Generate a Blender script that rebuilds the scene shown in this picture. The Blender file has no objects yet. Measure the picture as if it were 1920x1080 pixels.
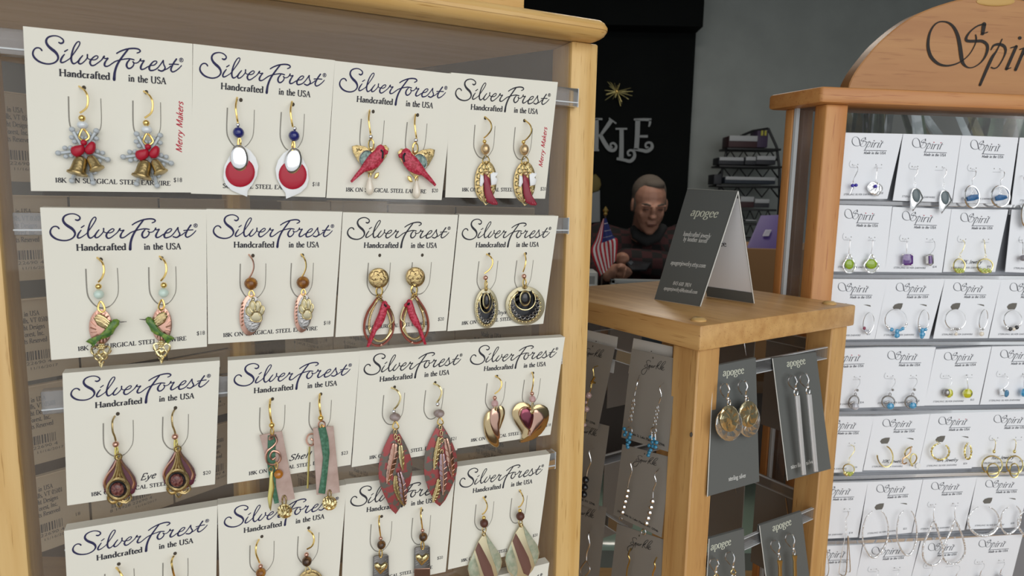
import bpy, bmesh, math, random
import numpy as np
from mathutils import Vector as V, Matrix

random.seed(7)
R = math.radians
SC = bpy.context.scene
COL = SC.collection

# ------------------------------------------------------------------ camera, world, lights, exposure
F = 1200.0                                     # focal length in pixels of a 1920x1080 frame
EYE = V((0.0, 0.0, 1.50))
_d = V((-178.0, 9022.0, F)).normalized()       # where plumb lines meet, in camera axes (x right, y down, z ahead)
_Z = -_d
_Y = (V((0, 0, 1)) - _Z * _Z.z).normalized()
_X = _Y.cross(_Z)
if _X.x < 0: _X = -_X
def cam2w(c): return V((c.dot(_X), c.dot(_Y), c.dot(_Z)))
def ray(px, py): return cam2w(V((px - 960.0, py - 540.0, F)))
cam = bpy.data.cameras.new('camera')
cam.sensor_width = 36.0; cam.lens = 36.0 * F / 1920.0
cam.clip_start = 0.02; cam.clip_end = 60
cam.dof.use_dof = True; cam.dof.focus_distance = 0.36; cam.dof.aperture_fstop = 24.0
camo = bpy.data.objects.new('camera', cam); COL.objects.link(camo)
rx, ry, rz = cam2w(V((1, 0, 0))), cam2w(V((0, -1, 0))), cam2w(V((0, 0, -1)))
m = Matrix(((rx.x, ry.x, rz.x, EYE.x), (rx.y, ry.y, rz.y, EYE.y), (rx.z, ry.z, rz.z, EYE.z), (0, 0, 0, 1)))
camo.matrix_world = m
SC.camera = camo

W = bpy.data.worlds.new('overcast_sky'); SC.world = W; W.use_nodes = True
bg = W.node_tree.nodes['Background']
bg.inputs[0].default_value = (0.93, 0.97, 1.0, 1); bg.inputs[1].default_value = .85
def area(name, loc, aim, sx, sy, power, color=(1, 1, 1)):
    l = bpy.data.lights.new(name, 'AREA'); l.shape = 'RECTANGLE'; l.size = sx; l.size_y = sy; l.energy = power; l.color = color
    o = bpy.data.objects.new(name, l); COL.objects.link(o); o.location = loc
    o.rotation_euler = (V(aim) - V(loc)).to_track_quat('-Z', 'Y').to_euler()
    return o
area('window_daylight', (0.95, -1.35, 2.05), (0.1, 0.45, 1.35), 2.6, 1.7, 24, (1.0, 0.99, 0.975))
area('shop_back_fill', (0.6, 2.5, 2.85), (0.6, 2.5, 0), 0.6, 0.6, 11.0, (1.0, 0.92, 0.82))  # unseen lamp added to brighten the back of the shop
SC.view_settings.view_transform = 'Standard'; SC.view_settings.look = 'None'
SC.view_settings.exposure = -0.12; SC.view_settings.gamma = 1.0; SC.view_settings.use_curve_mapping = False

# ------------------------------------------------------------------ materials
def lin(c):
    if isinstance(c, str):
        c = [int(c[i:i + 2], 16) / 255 for i in (0, 2, 4)]
        return tuple(x / 12.92 if x <= .04045 else ((x + .055) / 1.055) ** 2.4 for x in c)
    return tuple(c)
MATS = {}
def mat(name, color, rough=.5, metal=0.0, spec=.5, coat=0.0, bump=None, trans=0.0, alpha=None):
    if name in MATS: return MATS[name]
    m = bpy.data.materials.new(name); m.use_nodes = True
    b = m.node_tree.nodes['Principled BSDF']
    b.inputs['Base Color'].default_value = (*lin(color), 1); b.inputs['Roughness'].default_value = rough
    b.inputs['Metallic'].default_value = metal; b.inputs['Specular IOR Level'].default_value = spec
    b.inputs['Coat Weight'].default_value = coat; b.inputs['Transmission Weight'].default_value = trans
    if bump:
        N = m.node_tree.nodes; L = m.node_tree.links
        tc = N.new('ShaderNodeTexCoord'); t = N.new('ShaderNodeTexNoise' if bump[0] != 'v' else 'ShaderNodeTexVoronoi')
        t.inputs['Scale'].default_value = bump[1]
        L.new(tc.outputs['Object'], t.inputs['Vector'])
        bp = N.new('ShaderNodeBump'); bp.inputs['Strength'].default_value = bump[2]; bp.inputs['Distance'].default_value = .0006
        L.new(t.outputs[0], bp.inputs['Height']); L.new(bp.outputs[0], b.inputs['Normal'])
    MATS[name] = m
    return m
def mottled(name, c1, c2, scale, rough=.5, metal=0.0, lo=.45, hi=.55, detail=3, bump=0):
    if name in MATS: return MATS[name]
    m = mat(name, c1, rough, metal); N = m.node_tree.nodes; L = m.node_tree.links; b = N['Principled BSDF']
    tc = N.new('ShaderNodeTexCoord'); t = N.new('ShaderNodeTexNoise'); t.inputs['Scale'].default_value = scale; t.inputs['Detail'].default_value = detail
    L.new(tc.outputs['Object'], t.inputs['Vector'])
    r = N.new('ShaderNodeValToRGB'); r.color_ramp.elements[0].position = lo; r.color_ramp.elements[1].position = hi
    r.color_ramp.elements[0].color = (*lin(c1), 1); r.color_ramp.elements[1].color = (*lin(c2), 1)
    L.new(t.outputs[0], r.inputs[0]); L.new(r.outputs[0], b.inputs['Base Color'])
    if bump:
        bp = N.new('ShaderNodeBump'); bp.inputs['Strength'].default_value = bump; bp.inputs['Distance'].default_value = .0006
        L.new(t.outputs[0], bp.inputs['Height']); L.new(bp.outputs[0], b.inputs['Normal'])
    return m
def wood(name, light, dark, pore, rough=.42, fine=1.0):
    m = bpy.data.materials.new(name); m.use_nodes = True; N = m.node_tree.nodes; L = m.node_tree.links; b = N['Principled BSDF']
    at = N.new('ShaderNodeAttribute'); at.attribute_name = 'gv'
    def nz(sc, detail, scl):
        mp = N.new('ShaderNodeMapping'); mp.inputs['Scale'].default_value = scl
        L.new(at.outputs['Vector'], mp.inputs['Vector'])
        t = N.new('ShaderNodeTexNoise'); t.inputs['Scale'].default_value = sc; t.inputs['Detail'].default_value = detail
        L.new(mp.outputs[0], t.inputs['Vector']); return t
    t1 = nz(1.0, 4, (9 * fine, 130 * fine, 130 * fine))
    r1 = N.new('ShaderNodeValToRGB'); r1.color_ramp.elements[0].position = .32; r1.color_ramp.elements[1].position = .68
    r1.color_ramp.elements[0].color = (*lin(dark), 1); r1.color_ramp.elements[1].color = (*lin(light), 1)
    L.new(t1.outputs[0], r1.inputs[0])
    t2 = nz(1.0, 2, (45 * fine, 1000 * fine, 1000 * fine))
    r2 = N.new('ShaderNodeValToRGB'); r2.color_ramp.elements[0].position = .62; r2.color_ramp.elements[1].position = .72
    r2.color_ramp.elements[0].color = (0, 0, 0, 1); r2.color_ramp.elements[1].color = (1, 1, 1, 1)
    L.new(t2.outputs[0], r2.inputs[0])
    mx = N.new('ShaderNodeMixRGB'); mx.inputs[2].default_value = (*lin(pore), 1)
    L.new(r2.outputs[0], mx.inputs[0]); L.new(r1.outputs[0], mx.inputs[1]); L.new(mx.outputs[0], b.inputs['Base Color'])
    bp = N.new('ShaderNodeBump'); bp.inputs['Strength'].default_value = .25; bp.inputs['Distance'].default_value = .0004; bp.invert = True
    L.new(r2.outputs[0], bp.inputs['Height']); L.new(bp.outputs[0], b.inputs['Normal'])
    b.inputs['Roughness'].default_value = rough; b.inputs['Coat Weight'].default_value = .15; b.inputs['Coat Roughness'].default_value = .25
    return m
def clear(name, tint=(1, 1, 1), milk=0.0, gloss=1.0, rough=.03, milkcol=(.8, .8, .8)):
    m = bpy.data.materials.new(name); m.use_nodes = True; N = m.node_tree.nodes; L = m.node_tree.links
    N.remove(N['Principled BSDF']); out = N['Material Output']
    tr = N.new('ShaderNodeBsdfTransparent'); tr.inputs[0].default_value = (*tint, 1)
    gl = N.new('ShaderNodeBsdfGlossy'); gl.inputs['Roughness'].default_value = rough
    fr = N.new('ShaderNodeFresnel'); fr.inputs[0].default_value = 1.45
    mu = N.new('ShaderNodeMath'); mu.operation = 'MULTIPLY'; mu.inputs[1].default_value = gloss; L.new(fr.outputs[0], mu.inputs[0])
    df = N.new('ShaderNodeBsdfDiffuse'); df.inputs[0].default_value = (*milkcol, 1)
    m1 = N.new('ShaderNodeMixShader'); m1.inputs[0].default_value = milk; L.new(tr.outputs[0], m1.inputs[1]); L.new(df.outputs[0], m1.inputs[2])
    m2 = N.new('ShaderNodeMixShader'); L.new(mu.outputs[0], m2.inputs[0]); L.new(m1.outputs[0], m2.inputs[1]); L.new(gl.outputs[0], m2.inputs[2])
    L.new(m2.outputs[0], out.inputs[0]); return m
OAK = wood('honey_oak', 'e4c080', 'd2a660', 'bd9150')
OAK2 = wood('tower_oak', 'd8ac6e', 'c09056', 'ab7b45', fine=.8)
CEDAR = wood('cedar', 'cf9455', 'bb7a40', 'b06e3a', fine=.7)
CEDARL = wood('cedar_board', 'ba8751', 'a97443', 'a36f40', rough=.55, fine=.6)
CREAM = mat('cream_card', 'eae7da', .75)
WHITEC = mat('white_card', 'f0f3f8', .7)
KRAFT = mat('kraft_card', 'ead6b6', .85)
INK = mat('dark_ink', '34343c', .8); NAVY = mat('navy_ink', '2c2b52', .8); GREYINK = mat('grey_ink', '54565e', .8); REDINK = mat('red_ink', 'c03a4a', .8)
SLIT = mat('slit_shadow', '8f8b82', .9); HOLE = mat('punched_hole', '4a4238', .9)
GOLD = mat('gold', (.86, .62, .22), .22, 1); PALEGOLD = mat('pale_gold', (.78, .66, .36), .25, 1)
SILVER = mat('silver', (.88, .88, .88), .18, 1); BRONZE = mattebz = mat('antique_bronze', (.50, .38, .20), .38, 1, bump=('n', 900, .5))
BRASS = mat('antique_brass', (.50, .38, .18), .36, 1, bump=('n', 700, .35)); COPPER = mat('copper', (.68, .40, .31), .3, 1)
DKSILVER = mat('dark_silver', (.42, .41, .40), .35, 1, bump=('n', 900, .6))
RED = mat('red_enamel', 'b01c33', .35, spec=.3, coat=.1); CARD = mottled('cardinal_red', 'a81c34', 'c84058', 900, .4, bump=.5)
BLACK = mat('black_enamel', '15151a', .25, coat=.5); WHITE = mat('white_enamel', 'eef0f0', .3)
CLEAR = clear('acrylic_panel', (.93, .93, .93), .045, .35, .015, (.74, .64, .54))
RAIL = clear('acrylic_rail', (.90, .90, .91), .15, .9, .06)
EDGE = mat('acrylic_edge', 'c9cdcf', .2)

# ------------------------------------------------------------------ mesh builder
def spl(pts, n=5, closed=False):
    P = [tuple(p) for p in pts]; k = len(P[0]); out = []
    if len(P) < 3 and not closed: return P
    N = len(P); rng = N if closed else N - 1
    for i in range(rng):
        if closed: a, b, c, d = P[i - 1], P[i], P[(i + 1) % N], P[(i + 2) % N]
        else: a, b, c, d = P[max(i - 1, 0)], P[i], P[i + 1], P[min(i + 2, N - 1)]
        for j in range(n):
            t = j / n; t2 = t * t; t3 = t2 * t
            out.append(tuple(.5 * (2 * b[q] + (c[q] - a[q]) * t + (2 * a[q] - 5 * b[q] + 4 * c[q] - d[q]) * t2 + (3 * b[q] - a[q] - 3 * c[q] + d[q]) * t3) for q in range(k)))
    if not closed: out.append(P[-1])
    return out
class MB:
    def __init__(s): s.v = []; s.f = []; s.g = {}; s.mi = []
    def add(s, vs, fs, gv=None, mi=0):
        o = len(s.v); s.v += [V(x) for x in vs]; s.f += [tuple(i + o for i in f) for f in fs]; s.mi += [mi] * len(fs)
        if gv:
            for i, g in enumerate(gv): s.g[o + i] = g
        return s
    def tube(s, pts, r, n=8, closed=False, caps=True):
        P = [V(p) for p in pts]; N = len(P); rs = r if isinstance(r, (list, tuple)) else [r] * N
        up = None; vs = []
        for i in range(N):
            if closed: t = (P[(i + 1) % N] - P[i - 1])
            else: t = P[min(i + 1, N - 1)] - P[max(i - 1, 0)]
            if t.length < 1e-12: t = V((0, 0, 1))
            t.normalize()
            if up is None: up = t.orthogonal().normalized()
            up = (up - t * up.dot(t))
            up = up.normalized() if up.length > 1e-9 else t.orthogonal().normalized()
            w = t.cross(up)
            for k in range(n):
                a = 2 * math.pi * k / n
                vs.append(P[i] + (up * math.cos(a) + w * math.sin(a)) * rs[i])
        fs = []
        for i in range(N if closed else N - 1):
            j = (i + 1) % N
            for k in range(n): fs.append((i * n + k, i * n + (k + 1) % n, j * n + (k + 1) % n, j * n + k))
        if caps and not closed: fs += [tuple(range(n - 1, -1, -1)), tuple((N - 1) * n + k for k in range(n))]
        return s.add(vs, fs)
    def ball(s, c, ax, ay, az, nu=12, nv=8):      # ellipsoid, semi-axes as vectors
        vs = [V(c) + V(az)]; 
        for i in range(1, nv):
            th = math.pi * i / nv
            for k in range(nu):
                a = 2 * math.pi * k / nu
                vs.append(V(c) + V(az) * math.cos(th) + (V(ax) * math.cos(a) + V(ay) * math.sin(a)) * math.sin(th))
        vs.append(V(c) - V(az)); fs = []
        for k in range(nu): fs.append((0, 1 + k, 1 + (k + 1) % nu))
        for i in range(nv - 2):
            for k in range(nu): fs.append((1 + i * nu + k, 1 + (i + 1) * nu + k, 1 + (i + 1) * nu + (k + 1) % nu, 1 + i * nu + (k + 1) % nu))
        l = len(vs) - 1; b = 1 + (nv - 2) * nu
        for k in range(nu): fs.append((b + k, l, b + (k + 1) % nu))
        return s.add(vs, fs)
    def lathe(s, a, b, prof, n=14):               # prof: (t along a->b, radius)
        a = V(a); b = V(b); d = b - a; u = d.orthogonal().normalized(); w = d.normalized().cross(u); vs = []; fs = []
        for t, r in prof:
            for k in range(n):
                g = 2 * math.pi * k / n; vs.append(a + d * t + (u * math.cos(g) + w * math.sin(g)) * r)
        for i in range(len(prof) - 1):
            for k in range(n): fs.append((i * n + k, i * n + (k + 1) % n, (i + 1) * n + (k + 1) % n, (i + 1) * n + k))
        fs += [tuple(range(n - 1, -1, -1)), tuple((len(prof) - 1) * n + k for k in range(n))]
        return s.add(vs, fs)
    def prism(s, pts, off, inset=0.0):            # outline of world points pushed by the vector off
        n = len(pts); P = [V(p) for p in pts]; off = V(off)
        if inset:
            c = sum(P, V((0, 0, 0))) / n
            fr = [p + off for p in P]; ins = []
            for i in range(n):
                e = (P[(i + 1) % n] - P[i - 1]); q = e.cross(off); q = q.normalized() if q.length > 1e-12 else V((0, 0, 0))
                if q.dot(c - P[i]) < 0: q = -q
                ins.append(P[i] + q * inset + off * (1 + 0) + off.normalized() * inset * .5)
            vs = P + fr + ins
            fs = [tuple(range(n - 1, -1, -1)), tuple(2 * n + i for i in range(n))]
            for i in range(n):
                j = (i + 1) % n; fs += [(i, j, n + j, n + i), (n + i, n + j, 2 * n + j, 2 * n + i)]
        else:
            vs = P + [p + off for p in P]; fs = [tuple(range(n - 1, -1, -1)), tuple(n + i for i in range(n))]
            for i in range(n): j = (i + 1) % n; fs.append((i, j, n + j, n + i))
        return s.add(vs, fs)
    def dome(s, pts, off, bulge):                 # star-shaped outline with a bulging front
        n = len(pts); P = [V(p) for p in pts]; off = V(off); u = off.normalized(); c = sum(P, V((0, 0, 0))) / n
        vs = list(P); 
        for t, h in ((1, 0), (.92, .42), (.72, .75), (.4, .95)): vs += [c + (p - c) * t + off + u * bulge * h for p in P]
        vs.append(c + off + u * bulge); fs = [tuple(range(n - 1, -1, -1))]
        for q in range(4):
            for i in range(n): j = (i + 1) % n; fs.append((q * n + i, q * n + j, (q + 1) * n + j, (q + 1) * n + i))
        for i in range(n): fs.append((4 * n + i, 4 * n + (i + 1) % n, 5 * n))
        return s.add(vs, fs)
    def box(s, o, ex, ey, ez, x0, x1, y0, y1, z0, z1, bev=0.0, grain=0, seg=2):
        bm = bmesh.new(); bmesh.ops.create_cube(bm, size=1.0)
        for v in bm.verts: v.co = V(((x0 + x1) / 2 + v.co.x * (x1 - x0), (y0 + y1) / 2 + v.co.y * (y1 - y0), (z0 + z1) / 2 + v.co.z * (z1 - z0)))
        if bev: bmesh.ops.bevel(bm, geom=list(bm.edges), offset=bev, segments=seg, affect='EDGES', profile=.5)
        bm.verts.index_update()
        sh = random.random() * 5
        vs = [V(o) + V(ex) * v.co.x + V(ey) * v.co.y + V(ez) * v.co.z for v in bm.verts]
        gv = []
        for v in bm.verts:
            c = list(v.co); g = [c[grain]] + [c[i] for i in range(3) if i != grain]; gv.append((g[0] + sh, g[1] + sh, g[2]))
        s.add(vs, [tuple(v.index for v in f.verts) for f in bm.faces], gv); bm.free(); return s
    def build(s, name, mats, parent=None, smooth=True, label=None, auto=40):
        if not s.v: return None
        org = V(parent_world(parent)) if parent else V((0, 0, 0))
        me = bpy.data.meshes.new(name); me.from_pydata([tuple(v - org) for v in s.v], [], s.f)
        mats = mats if isinstance(mats, (list, tuple)) else [mats]
        for mm in mats: me.materials.append(mm)
        if len(mats) > 1: me.polygons.foreach_set('material_index', s.mi)
        if s.g:
            a = me.attributes.new('gv', 'FLOAT_VECTOR', 'POINT')
            flat = []
            for i in range(len(s.v)): flat += list(s.g.get(i, tuple(s.v[i])))
            a.data.foreach_set('vector', flat)
        me.validate()
        if smooth:
            me.polygons.foreach_set('use_smooth', [True] * len(me.polygons))
            try: me.set_sharp_from_angle(angle=R(auto))
            except Exception: pass
        o = bpy.data.objects.new(name, me); COL.objects.link(o)
        if parent: o.parent = parent
        if label: o['label'] = label
        return o
ORG = {}
def parent_world(p):
    while p is not None:
        if p.name in ORG: return ORG[p.name]
        p = p.parent
    return (0, 0, 0)
def thing(name, label, cat, loc=(0, 0, 0), group=None):
    o = bpy.data.objects.new(name, None); COL.objects.link(o); o.location = loc; o.empty_display_size = .01
    ORG[o.name] = tuple(loc); o['label'] = label; o['category'] = cat
    if group: o['group'] = group
    return o
def tag(o, label, cat, group=None):
    o['label'] = label; o['category'] = cat
    if group: o['group'] = group
    return o
def struct(o): o['kind'] = 'structure'; return o

class Pl:                                          # a vertical plane that runs along azimuth az
    def __init__(s, p0, az):
        s.p0 = V(p0); s.d = V((math.sin(az), math.cos(az), 0)); s.n = V((math.cos(az), -math.sin(az), 0))
        if s.n.dot(EYE - s.p0) < 0: s.n = -s.n
    def at(s, px, py, off=0.0):
        r = ray(px, py); t = (s.p0 + s.n * off - EYE).dot(s.n) / r.dot(s.n); return EYE + r * t
    def ux(s, w): return (V(w) - s.p0).dot(s.d)
def atz(px, py, z):
    r = ray(px, py); return EYE + r * ((z - EYE.z) / r.z)
def aty(px, py, y):
    r = ray(px, py); return EYE + r * (y / r.y)
def proj(p):
    q = V(p) - EYE; c = [q.dot(cam2w(V(e))) for e in ((1, 0, 0), (0, 1, 0), (0, 0, 1))]
    return 960 + F * c[0] / c[2], 540 + F * c[1] / c[2]
def azof(px, py): r = ray(px, py); return math.atan2(r.x, r.y)
UP = V((0, 0, 1))
# ------------------------------------------------------------------ lettering: pen strokes and a small serif alphabet
def ribbon(pts, closed=False):                     # pts (x, y, width) -> 2-D quads
    vs = []; fs = []; n = len(pts)
    for i, (x, y, w) in enumerate(pts):
        if closed: a, b = pts[i - 1], pts[(i + 1) % n]
        else: a, b = pts[max(i - 1, 0)], pts[min(i + 1, n - 1)]
        dx, dy = b[0] - a[0], b[1] - a[1]; l = math.hypot(dx, dy) or 1
        nx, ny = -dy / l * w / 2, dx / l * w / 2
        vs += [(x + nx, y + ny), (x - nx, y - ny)]
    for i in range(n if closed else n - 1):
        j = (i + 1) % n; fs.append((2 * i, 2 * i + 1, 2 * j + 1, 2 * j))
    return vs, fs
def join2(parts):
    vs = []; fs = []
    for a, b in parts: o = len(vs); vs += list(a); fs += [tuple(i + o for i in f) for f in b]
    return vs, fs
def disc2(x, y, r, n=10): return [(x + r * math.cos(2 * math.pi * k / n), y + r * math.sin(2 * math.pi * k / n)) for k in range(n)], [tuple(range(n))]
def pen(strokes, n=4): 
    out = []
    for s in strokes:
        p = spl(s, n); out.append(ribbon(p))
        for e in (s[0], s[-1]): out.append(disc2(e[0], e[1], e[2] / 2, 8))
    return join2(out)
G = {}
for line in '''H 84 S15,0,15,100 S68,0,68,100 h15,52,68,52
K 80 S15,0,15,100 h18,45,65,97 a32,58,68,3 h53,98,77,98 h56,2,82,2
U 85 C15,98,15,32,28,3,45,2,60,5,68,30,68,98 h3,98,27,98 h56,98,80,98
S 56 C46,80,38,96,24,98,11,86,14,68,30,54,44,42,48,20,36,3,20,2,8,20
A 78 h10,2,38,98 a38,98,66,2 h20,36,54,36 h0,2,20,2 h54,2,78,2
O 86 C42,98,22,92,10,70,10,30,22,8,42,2,62,8,74,30,74,70,62,92,42,98
N 86 h15,2,15,98 a15,98,70,4 h70,2,70,98 h3,98,18,98 h60,98,82,98 h4,2,26,2
R 74 S15,0,15,100 C15,97,40,97,54,84,52,62,36,52,16,51 a34,52,64,3 h58,2,76,2
G 84 C70,82,58,97,40,98,18,85,10,50,18,15,40,2,60,5,70,18 a70,14,70,42 h56,43,82,43
I 34 S17,0,17,100
C 76 C66,80,55,97,40,98,18,85,10,50,18,15,40,2,58,6,68,20
J 40 b24,98,24,20 C24,20,16,-4,2,-2 h12,98,36,98
L 60 S15,0,15,100 h15,2,54,2 h54,2,56,24
T 70 b35,0,35,98 h5,97,65,97 h5,97,4,76 h65,97,66,76
E 64 S15,0,15,100 h15,97,52,97 h52,97,54,78 h15,52,42,52 h15,2,55,2 h55,2,58,24
F 58 S15,0,15,100 h15,97,52,97 h52,97,54,78 h15,52,42,52
W 110 a8,98,30,3 h30,3,54,90 a52,98,75,3 h75,3,98,98 h0,98,18,98 h88,98,108,98
M 100 h14,2,18,98 a18,98,48,8 h48,8,78,98 a80,98,84,2 h4,2,24,2 h72,2,96,2
V 76 a8,98,38,3 h38,3,66,98 h0,98,18,98 h56,98,76,98
D 82 S15,0,15,100 C15,97,40,97,66,80,72,50,66,20,40,3,15,3
B 66 S15,0,15,100 C15,97,40,96,50,78,40,56,15,53 C15,53,46,52,56,28,44,5,15,3
P 64 S15,0,15,100 C15,97,40,97,54,80,52,58,36,48,16,48
Y 74 a8,98,36,48 h36,48,64,98 b36,0,36,48
1 46 b24,0,24,98 h24,98,10,86
2 54 C8,78,14,94,28,98,44,84,40,62,20,30,6,4 a6,4,48,4
3 54 C8,88,26,98,42,86,38,66,22,54,42,46,46,22,30,3,8,8
4 54 a38,0,38,98 h38,98,4,32 h4,32,52,32
5 52 h14,97,44,97 h14,97,12,60 C12,58,32,60,46,40,42,14,24,2,6,8
6 54 C40,96,18,78,8,40,14,10,28,2,44,16,46,40,32,56,12,40
7 52 h8,96,46,96 a46,96,20,0
8 55 C27,54,12,66,12,86,27,97,42,86,42,66,27,54,46,42,48,16,27,2,8,16,10,42,27,54
9 54 C14,2,36,20,46,58,40,88,26,98,10,84,8,60,22,44,42,58
0 56 C27,98,12,84,8,50,12,16,27,2,42,16,46,50,42,84,27,98
$ 56 C46,80,38,96,24,98,11,86,14,68,30,54,44,42,48,20,36,3,20,2,8,20 h28,-8,28,108
a 50 C12,48,18,60,30,62,38,50,38,6 h38,6,46,2 C38,36,16,30,8,16,14,2,26,4,38,14
b 56 a14,2,14,104 h2,102,14,104 C14,48,28,62,46,48,48,26,40,4,24,0,14,8
c 47 C40,52,30,62,16,56,8,32,16,6,28,0,42,12
d 58 a44,2,44,104 h30,102,44,104 h44,3,54,2 C44,50,30,62,12,52,8,28,16,4,30,2,44,14
e 49 h10,36,42,40 C42,40,36,60,24,62,10,48,8,26,18,4,30,1,44,14
f 36 b16,0,16,78 C16,78,20,100,32,104,40,96 h4,60,34,60
g 52 C24,62,10,52,10,34,24,24,38,34,38,52,24,62 h36,56,50,60 C16,26,10,14,24,6,42,0,44,-20,24,-30,6,-22,8,-6,16,4
h 58 b14,0,14,104 h2,102,14,104 C14,44,28,62,42,54,44,30,44,2 h34,1,54,1
i 30 b15,0,15,60 h4,58,15,60 d15,86
j 28 a15,60,15,-10 C15,-10,10,-28,-2,-26 d15,86
k 56 b14,0,14,104 h16,28,44,60 a24,36,48,2 h36,60,52,60 h38,2,54,2
l 28 b14,0,14,104 h2,102,14,104
m 88 b14,0,14,60 h2,58,14,60 C14,44,28,62,40,54,43,30,43,2 C43,44,56,62,69,54,72,30,72,2 h34,1,52,1 h63,1,82,1
n 60 b14,0,14,60 h2,58,14,60 C14,44,28,62,42,54,44,30,44,2 h34,1,54,1
o 55 C27,62,13,54,8,31,13,8,27,0,41,8,46,31,41,54,27,62
p 57 a14,60,14,-30 h2,58,14,60 h4,-30,26,-30 C14,48,28,62,46,48,48,26,40,4,24,0,14,8
r 42 b14,0,14,60 h2,58,14,60 C14,40,24,58,36,56
s 42 C34,50,22,62,10,54,12,40,30,28,36,12,24,0,8,8
t 35 C15,84,15,12,22,0,34,8 h4,60,32,60
v 50 a6,60,24,2 h24,2,44,60 h0,60,14,60 h36,60,50,60
w 76 a6,60,22,2 h22,2,38,54 a38,60,54,2 h54,2,70,60 h0,60,14,60 h62,60,76,60
y 50 a6,60,25,2 h44,60,20,-18 C20,-18,12,-30,2,-26 h0,60,14,60 h36,60,50,60
x 54 a8,60,46,2 h8,2,44,60 h0,60,16,60 h36,60,54,60 h0,2,16,2 h38,2,54,2
- 34 h4,30,30,30
. 22 d11,5
, 22 d11,5 h13,4,6,-18
@ 100 C70,50,60,62,44,58,34,36,44,18,60,24,70,50,74,24,86,30,92,52,76,84,46,92,16,74,8,40,24,8,54,-4,80,4'''.split('\n'):
    p = line.split(); G[p[0]] = (float(p[1]), [(q[0], [float(z) for z in q[1:].split(',')]) for q in p[2:]])
TXT = {}
def serif(s, thick=15, thin=7, plain=False, n=4):   # cap height 100, baseline 0, y up
    k = (s, thick, thin, plain)
    if k in TXT: return TXT[k]
    x = 0; out = []
    for ch in s:
        if ch == ' ': x += 38; continue
        adv, st = G[ch]
        for t, c in st:
            P = [(x + c[i], c[i + 1]) for i in range(0, len(c), 2)]
            if t == 'd': out.append(disc2(P[0][0], P[0][1], thick * .62, 8)); continue
            if t == 'h':
                if plain and abs(P[0][1] - P[1][1]) < 4 and abs(P[0][0] - P[1][0]) < 26: continue
                w = thick if plain else thin
                out.append(ribbon([(*P[0], w), (*P[1], w)])); continue
            if t == 'C':
                q = spl(P, n); m = []
                for i in range(len(q)):
                    a, b = q[max(i - 1, 0)], q[min(i + 1, len(q) - 1)]; dx, dy = b[0] - a[0], b[1] - a[1]; l = math.hypot(dx, dy) or 1
                    m.append((*q[i], thick if plain else thin + (thick - thin) * abs(dy / l) ** 1.3))
                out.append(ribbon(m)); continue
            out.append(ribbon([(*P[0], thick), (*P[1], thick)]))
            if plain: continue
            if t in 'Sb': out.append(ribbon([(P[0][0] - 12, P[0][1] + 3, thin), (P[0][0] + 12, P[0][1] + 3, thin)]))
            if t == 'S': out.append(ribbon([(P[1][0] - 12, P[1][1] - 3, thin), (P[1][0] + 12, P[1][1] - 3, thin)]))
        x += adv
    vs, fs = join2(out); TXT[k] = (vs, fs, x); return TXT[k]
_fc = {}
def sans(s):                                        # Blender's own built-in typeface, cap height 100
    if s in _fc: return _fc[s]
    c = bpy.data.curves.new('t', 'FONT'); c.body = s; c.size = 137; c.resolution_u = 2
    o = bpy.data.objects.new('t', c); COL.objects.link(o); dg = bpy.context.evaluated_depsgraph_get(); dg.update()
    me = bpy.data.meshes.new_from_object(o.evaluated_get(dg))
    vs = [(v.co.x, v.co.y) for v in me.vertices]; fs = [tuple(p.vertices) for p in me.polygons]
    bpy.data.objects.remove(o); bpy.data.curves.remove(c); bpy.data.meshes.remove(me)
    w = max(v[0] for v in vs) if vs else 0; _fc[s] = (vs, fs, w); return _fc[s]
def lay(mb, shape, fn, mi=0): mb.add([fn(x, y) for x, y in shape[0]], shape[1], mi=mi); return mb
def textline(mb, shape, fn, x0, y0, x1, y1, h, shear=0.0, mi=0):   # set text from (x0,y0) to (x1,y1) in fn's plane, y down, letter height h
    w = shape[2]; dx, dy = (x1 - x0) / w, (y1 - y0) / w
    def g(a, b): return fn(x0 + dx * (a + b * shear), y0 + dy * (a + b * shear) - b * h / 100)
    return lay(mb, shape, g, mi)

def homog(q):                                       # pixel quad TL TR BR BL -> function pixel -> (u, v)
    A = []; b = []
    for (x, y), (u, v) in zip(q, ((0, 0), (1, 0), (1, 1), (0, 1))):
        A.append([x, y, 1, 0, 0, 0, -u * x, -u * y]); b.append(u); A.append([0, 0, 0, x, y, 1, -v * x, -v * y]); b.append(v)
    h = np.linalg.solve(np.array(A, float), np.array(b, float))
    return lambda x, y: ((h[0] * x + h[1] * y + h[2]) / (h[6] * x + h[7] * y + 1), (h[3] * x + h[4] * y + h[5]) / (h[6] * x + h[7] * y + 1))

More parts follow.
